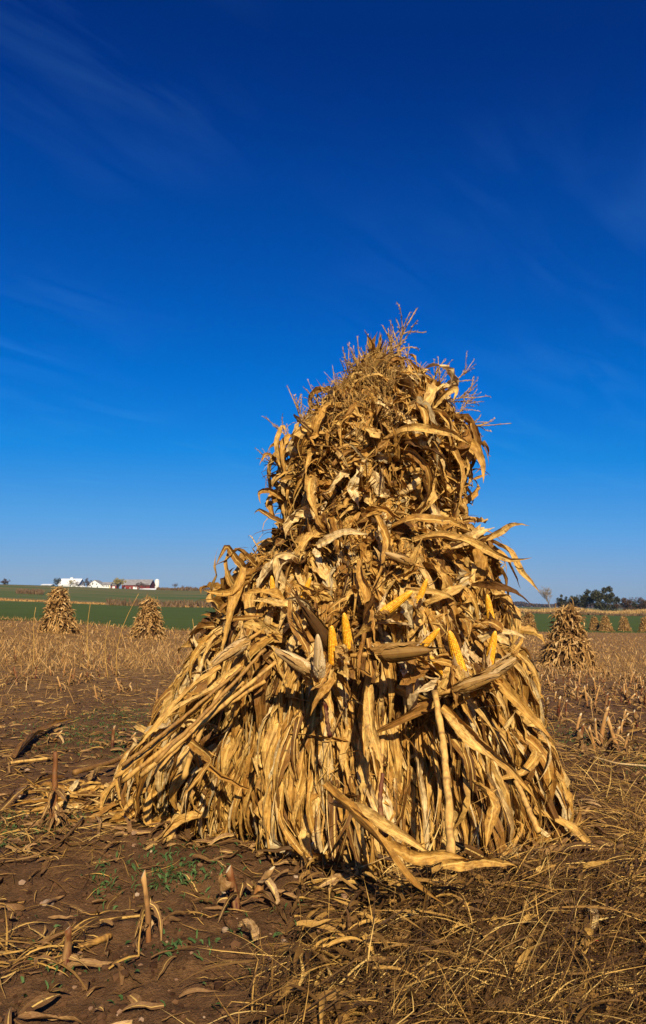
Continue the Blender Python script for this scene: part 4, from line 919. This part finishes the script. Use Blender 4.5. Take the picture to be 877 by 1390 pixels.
# ------------------------------------------------------------------ the farm on the hill
FG = 'farm buildings on the hill'
def bld(name, px0, px1, pyb, pye, pyr, Y, wallm, roofm, label, cat, depth=12, gable='front', wins=(), door=None, cupola=False, lean=None):
    """gable 'front': ridge runs away from the camera; 'side': ridge runs across the view"""
    a = at(px0, pyb, Y); b = at(px1, pyb, Y); x0, x1 = a[0], b[0]; zb = a[2]; ze = at(px0, pye, Y)[2]; zr = at(px0, pyr, Y)[2]; g0 = min(float(H0((x0 + x1) / 2, Y)), float(H0((x0 + x1) / 2, Y + depth)), zb) - 1.0
    root = tag(empty(name, ((x0 + x1) / 2, Y, zb)), label, cat, FG); w = MB(); y0, y1 = Y, Y + depth
    w.box(x0, x1, y0, y1, g0, ze)
    xm, ym = (x0 + x1) / 2, (y0 + y1) / 2
    if gable == 'front': w.add([(x0, y0, ze), (x1, y0, ze), (xm, y0, zr), (x0, y1, ze), (x1, y1, ze), (xm, y1, zr)], [(0, 1, 2), (3, 5, 4), (0, 2, 5, 3), (1, 4, 5, 2)])
    else: w.add([(x0, y0, ze), (x0, y1, ze), (x0, ym, zr), (x1, y0, ze), (x1, y1, ze), (x1, ym, zr)], [(0, 2, 1), (3, 4, 5), (0, 3, 5, 2), (1, 2, 5, 4)])
    w.build('wall', wallm, root, False)
    rf = MB(); t = .25; o = .5
    if gable == 'front':
        for s_, xe in ((-1, x0), (1, x1)):
            xo = xe + s_ * o; k = (zr - ze) / (xm - x0); zo = ze - o * k
            P = [(xo, y0 - o, zo + .05), (xm, y0 - o, zr + .05), (xm, y1 + o, zr + .05), (xo, y1 + o, zo + .05)]; P += [(p[0], p[1], p[2] + t) for p in P]
            rf.add(P, np.array([(0,3,2,1),(4,5,6,7),(0,1,5,4),(1,2,6,5),(2,3,7,6),(3,0,4,7)]))
    else:
        for s_, ye in ((-1, y0), (1, y1)):
            yo = ye + s_ * o; k = (zr - ze) / (ym - y0); zo = ze - o * k
            P = [(x0 - o, yo, zo + .05), (x0 - o, ym, zr + .05), (x1 + o, ym, zr + .05), (x1 + o, yo, zo + .05)]; P += [(p[0], p[1], p[2] + t) for p in P]
            rf.add(P, np.array([(0,3,2,1),(4,5,6,7),(0,1,5,4),(1,2,6,5),(2,3,7,6),(3,0,4,7)]))
    ro = rf.build('roof', roofm, root, False)
    for (wx, wz, ww, wh) in wins:
        m = MB(); cx = x0 + (x1 - x0) * wx; cz = zb + (zr - zb) * wz; m.box(cx - ww / 2, cx + ww / 2, y0 - .12, y0 + .05, cz - wh / 2, cz + wh / 2); fr = m.build('window', M_white, root, False)
        m = MB(); m.box(cx - ww / 2 + .12, cx + ww / 2 - .12, y0 - .16, y0 - .10, cz - wh / 2 + .12, cz + wh / 2 - .12); m.build('pane', M_glass, fr, False)
    if door:
        m = MB(); cx = x0 + (x1 - x0) * door[0]; m.box(cx - door[1] / 2, cx + door[1] / 2, y0 - .15, y0 + .05, zb, zb + door[2]); m.build('door', door[3], root, False)
    if cupola:
        m = MB(); m.box(xm - 1, xm + 1, ym - 1, ym + 1, zr - .5, zr + 1.2); cu = m.build('cupola', M_white, ro, False)
    return root
YF = 590
bld('farm_shed', 56, 69, 797.5, 794.3, 793, YF, M_white, M_wroof, 'long low white shed, farthest left of the farm', 'shed', 8, 'side', [(.3, .3, 1, .8)])
bld('white_barn', 79, 106, 799, 793.5, 785.5, YF + 6, M_white, M_wroof, 'white barn with pale roof and roof turret behind the yellowish tree', 'barn', 16, 'side', [(.2, .3, 1, 1.2), (.6, .3, 1, 1.2)], (.8, 2, 2.4, M_groof), True)
bld('garage', 106, 114, 799.5, 796.8, 795, YF - 4, M_white, M_wroof, 'small white garage left of the gabled farmhouse', 'garage', 7, 'front', [], (.5, 2.2, 1.5, M_groof))
bld('farmhouse', 118, 138, 800.5, 794, 787.5, YF, M_white, M_groof, 'white two storey farmhouse with its gable to the field', 'farmhouse', 13, 'front', [(.3, .28, 1, 1.4), (.7, .28, 1, 1.4), (.35, .58, .9, 1.2), (.65, .58, .9, 1.2)])
bld('house_wing', 138.5, 149.5, 800.5, 793.5, 790.5, YF + 1, M_white, M_groof, 'white wing with yellow corner boards joined to the farmhouse', 'house', 9, 'side', [(.22, .5, .9, 1.3), (.5, .5, .9, 1.3), (.75, .5, .9, 1.3)], (.93, .5, 3.4, M_trim))
bld('red_shed', 150.5, 158, 799.5, 794.5, 792.5, YF + 4, M_redw, M_groof, 'small red shed left of the yellow tree', 'shed', 8, 'side', [], (.5, 2, 2, M_white))
bld('red_barn', 165, 203, 802, 794, 786.5, YF - 2, M_redw, M_groof, 'big red barn with long grey roof', 'barn', 18, 'side', [(.12, .25, 1, 1), (.3, .25, 1, 1), (.62, .25, 1, 1)], (.48, 3.2, 3.2, M_white))
bld('low_white_shed', 188, 210, 804.5, 801.3, 799, YF - 22, M_white, M_wroof, 'long low white shed in front of the red barn', 'shed', 9, 'side', [(.2, .25, 1, .9), (.4, .25, 1, .9), (.6, .25, 1, .9), (.8, .25, 1, .9)])
bld('greenhouse', 206, 221, 806, 803.6, 801.8, YF - 24, M_white, M_wroof, 'lower white shed stepping down at the right end of the farm', 'shed', 8, 'side', [(.3, .3, .9, .7), (.7, .3, .9, .7)])
m = MB(); sx = at(201, 800, YF + 3)[0]; zb = at(201, 802, YF + 3)[2]; zt = at(201, 786.5, YF + 3)[2]; m.tube([(sx + 2.2, YF + 24, zb - 2), (sx + 2.2, YF + 24, zt)], 1.8, 16); e = empty('silo', (sx + 2.2, YF + 24, zb)); tag(e, 'pale narrow silo at the right end of the red barn', 'silo', FG); m.build('wall', M_silo, e)
m = MB(); m.tube([(sx + 2.2, YF + 24, zt), (sx + 2.2, YF + 24, zt + .7), (sx + 2.2, YF + 24, zt + 1.1)], [1.85, 1.3, .2], 16); m.build('dome', M_wroof, e)
FT = 'trees around the farm'
tree(4, 600, 785, 12, M_frust, 'round brown tree on the ridge at the left edge', group=FT)
tree(76, 575, 783.5, 13, M_fdark, 'dark tree left of the white barn', group=FT, nleaf=900)
tree(97, 580, 786, 14, M_fyel, 'yellowish tree in front of the white barn', group=FT, nleaf=700)
tree(104, 578, 788, 9, M_frust, 'small brown tree at the right end of the white barn', group=FT, nleaf=500)
tree(117, 579, 784.5, 14, M_frust, 'brown tree left of the farmhouse gable', group=FT, nleaf=800)
tree(160, 578, 783, 16, M_fyel, 'olive yellow tree between the farmhouse and the red barn', group=FT, nleaf=1500)
tree(188, 570, 788, 13, M_frust, 'reddish brown tree in front of the red barn', group=FT, nleaf=700)
tree(197, 575, 790, 9, M_frust, 'low brown tree at the right end of the red barn', group=FT, nleaf=400)
tree(236, 560, 791, 14, None, 'bare thin tree right of the farm, the taller of two', 'bare', group=FT)
tree(249, 560, 794, 10, None, 'bare thin tree right of the farm, the shorter of two', 'bare', group=FT)
tree(286, 540, 794, 26, M_fdark, 'dark tree on the hill close to the left side of the big shock', group=FT)
cover('hill_brush', M_fbrn, (215, 300), (556, 556, 12), 700, 3.0, .8, 'low brown brush on the hill right of the farm', 'brush')
cover('hill_weeds', M_fbrn, (28, 62), (330, 330, 10), 500, 2.2, .7, 'dark brush patch on the hillside at left', 'brush')

# tall single grass stems left of the shock
def stem(px, py0, py1, Y, bend, label):
    a = at(px, py0, Y); a[2] = float(H(a[0], Y)); b = at(px + bend, py1, Y); t = np.linspace(0, 1, 9)[:, None]; P = a * (1 - t) + b * t; P[:, 0] = a[0] + (b[0] - a[0]) * (t[:, 0] ** 1.8) + .05 * np.sin(t[:, 0] * 4 + px)
    m = MB(); m.tube(P, np.linspace(.009, .005, 9) * Y / 15, 5, r=.7); tag(m.build('grass_stem', M_straw), label, 'grass stem', 'tall dry stems standing in the stubble')
stem(160, 868, 806, 14, 26, 'tall tan stem leaning right between the two left shocks'); stem(122, 862, 817, 16, 0, 'straight upright tan stem right of the leftmost shock'); stem(147, 868, 842, 13, 2, 'short thick pale stem between the two left shocks')
stem(45, 850, 824, 15, 7, 'short stem leaning right at the left of the leftmost shock'); stem(262, 870, 840, 13, -4, 'short pale stem right of the two left shocks')

# ------------------------------------------------------------------ light and sky
SUN_EL = R(33); SUN_AZ_OFF = R(9.5)     # behind the camera and a little to the right
sd = bpy.data.lights.new('sun', 'SUN'); sd.energy = 5.0; sd.angle = R(.53); sd.color = (1, .86, .63)
so = bpy.data.objects.new('sun', sd); COL.objects.link(so)
ldir = Vector((-math.sin(SUN_AZ_OFF) * math.cos(SUN_EL), math.cos(SUN_AZ_OFF) * math.cos(SUN_EL), -math.sin(SUN_EL)))
so.rotation_euler = ldir.to_track_quat('-Z', 'Y').to_euler(); so.location = (3, -10, 12)
w = bpy.data.worlds.new('World'); scn.world = w; w.use_nodes = True; t = w.node_tree; t.nodes.clear()
N = lambda ty, **k: (lambda n: ([setattr(n, a, v) for a, v in k.items()], n)[1])(t.nodes.new(ty))
sky = N('ShaderNodeTexSky', sky_type='NISHITA', sun_disc=False, sun_elevation=SUN_EL, sun_rotation=math.pi - SUN_AZ_OFF, altitude=300, air_density=1.0, dust_density=.4, ozone_density=3.0)
sep = N('ShaderNodeSeparateColor'); t.links.new(sky.outputs[0], sep.inputs[0]); comb = N('ShaderNodeCombineColor')
EXPO = .68
lin = lambda c: (c / 255 / 12.92) if c <= 10.3 else ((c / 255 + .055) / 1.055) ** 2.4
# sky colour before grading (0..255 as first rendered) against the deep polarised blue of the photograph
OLDG = [(.0125, 2.55), (.085, 1.75), (.42, 1.02)]
OLD = [(3,39,111),(4,44,118),(6,50,125),(9,59,135),(15,72,147),(25,90,163),(44,118,182),(83,162,199),(153,200,191)]
NEW = [(0,46,124),(0,54,138),(0,65,154),(0,76,170),(0,91,188),(0,111,210),(22,136,224),(88,162,226),(142,172,214)]
for k in range(3):
    g_, p_ = OLDG[k]; raw = [(lin(o[k]) / .15 / g_) ** (1 / p_) for o in OLD]; tgt = [lin(c_[k]) / 2 ** EXPO for c_ in NEW]
    pr = sorted(zip(raw, tgt)); 
    if k == 2: pr = [q for q in pr if abs(q[0] - raw[8]) > 1e-9]
    hi = pr[-1][0] * 1.15; tm_ = max(q[1] for q in pr)
    mr = N('ShaderNodeMath', operation='DIVIDE'); t.links.new(sep.outputs[k], mr.inputs[0]); mr.inputs[1].default_value = hi
    cr = N('ShaderNodeValToRGB'); e_ = cr.color_ramp.elements
    st = [(q[0] / hi, q[1] / tm_) for q in pr]
    while len(e_) < len(st): e_.new(.5)
    for n_, (a_, b_) in enumerate(st): e_[n_].position = a_; e_[n_].color = (b_, b_, b_, 1)
    t.links.new(mr.outputs[0], cr.inputs[0])
    q_ = N('ShaderNodeMath', operation='MULTIPLY'); t.links.new(cr.outputs[0], q_.inputs[0]); q_.inputs[1].default_value = tm_ / .15; t.links.new(q_.outputs[0], comb.inputs[k])
hz_ = N('ShaderNodeMapRange'); sc2 = N('ShaderNodeSeparateColor'); t.links.new(comb.outputs[0], sc2.inputs[0]); t.links.new(sc2.outputs[0], hz_.inputs[0])
hz_.inputs[1].default_value = lin(95) / 2 ** EXPO / .15; hz_.inputs[2].default_value = lin(140) / 2 ** EXPO / .15; hz_.inputs[3].default_value = 1; hz_.inputs[4].default_value = .80
bm_ = N('ShaderNodeMath', operation='MULTIPLY'); t.links.new(sc2.outputs[2], bm_.inputs[0]); t.links.new(hz_.outputs[0], bm_.inputs[1])
comb = N('ShaderNodeCombineColor'); t.links.new(sc2.outputs[0], comb.inputs[0]); t.links.new(sc2.outputs[1], comb.inputs[1]); t.links.new(bm_.outputs[0], comb.inputs[2])
# thin cirrus streaks on a plane high overhead
tc = N('ShaderNodeTexCoord'); sx_ = N('ShaderNodeSeparateXYZ'); t.links.new(tc.outputs['Generated'], sx_.inputs[0])
dv = []
for k in (0, 1):
    d_ = N('ShaderNodeMath', operation='DIVIDE'); t.links.new(sx_.outputs[k], d_.inputs[0]); zc = N('ShaderNodeMath', operation='MAXIMUM'); t.links.new(sx_.outputs[2], zc.inputs[0]); zc.inputs[1].default_value = .05; t.links.new(zc.outputs[0], d_.inputs[1]); dv.append(d_)
cv = N('ShaderNodeCombineXYZ'); t.links.new(dv[0].outputs[0], cv.inputs[0]); t.links.new(dv[1].outputs[0], cv.inputs[1])
mp = N('ShaderNodeMapping', vector_type='TEXTURE'); t.links.new(cv.outputs[0], mp.inputs[0]); mp.inputs['Rotation'].default_value = (0, 0, R(52)); mp.inputs['Scale'].default_value = (1.25, .33, 1); mp.inputs['Location'].default_value = (.6, 1.7, 0)
n1_ = N('ShaderNodeTexNoise'); t.links.new(mp.outputs[0], n1_.inputs['Vector']); n1_.inputs['Scale'].default_value = 1.5; n1_.inputs['Detail'].default_value = 7; n1_.inputs['Roughness'].default_value = .62; n1_.inputs['Distortion'].default_value = .5
n2_ = N('ShaderNodeTexNoise'); mq = N('ShaderNodeMapping'); mq.inputs['Location'].default_value = (3.3, 1.1, 0); t.links.new(cv.outputs[0], mq.inputs[0]); t.links.new(mq.outputs[0], n2_.inputs['Vector']); n2_.inputs['Scale'].default_value = .8; n2_.inputs['Detail'].default_value = 2
r1 = N('ShaderNodeMapRange'); t.links.new(n1_.outputs[0], r1.inputs[0]); r1.inputs[1].default_value = .46; r1.inputs[2].default_value = .80
r2_ = N('ShaderNodeMapRange'); t.links.new(n2_.outputs[0], r2_.inputs[0]); r2_.inputs[1].default_value = .42; r2_.inputs[2].default_value = .66
mu = N('ShaderNodeMath', operation='MULTIPLY'); t.links.new(r1.outputs[0], mu.inputs[0]); t.links.new(r2_.outputs[0], mu.inputs[1])
mu2 = N('ShaderNodeMath', operation='MULTIPLY'); t.links.new(mu.outputs[0], mu2.inputs[0]); mu2.inputs[1].default_value = .11
mxc = N('ShaderNodeMix', data_type='RGBA'); t.links.new(mu2.outputs[0], mxc.inputs[0]); t.links.new(comb.outputs[0], mxc.inputs[6]); mxc.inputs[7].default_value = (.7, 2.3, 3.7, 1)
bg = N('ShaderNodeBackground'); bg.inputs[1].default_value = .15; out = N('ShaderNodeOutputWorld')
t.links.new(mxc.outputs[2], bg.inputs[0]); t.links.new(bg.outputs[0], out.inputs[0])
vs = scn.view_settings; vs.view_transform = 'Standard'; vs.look = 'None'; vs.exposure = EXPO; vs.gamma = 1
scn.cycles.max_bounces = 5; scn.cycles.diffuse_bounces = 3; scn.cycles.transparent_max_bounces = 4; scn.cycles.caustics_reflective = False; scn.cycles.caustics_refractive = False

# ------------------------------------------------------------------ air
hm = bpy.data.materials.new('air'); hm.use_nodes = True; nt = hm.node_tree; nt.nodes.clear(); ho = nt.nodes.new('ShaderNodeOutputMaterial'); pv = nt.nodes.new('ShaderNodeVolumePrincipled')
pv.inputs['Color'].default_value = (.38, .62, 1, 1); pv.inputs['Density'].default_value = .00007; pv.inputs['Anisotropy'].default_value = 0; nt.links.new(pv.outputs[0], ho.inputs['Volume'])
hb = MB(); hb.box(-6500, 6500, -6500, 6500, -12, 45); tag(hb.build('haze', hm, None, False), 'thin blue air haze over the fields', 'haze', kind='stuff')
scn.cycles.volume_bounces = 0; scn.cycles.volume_max_steps = 64
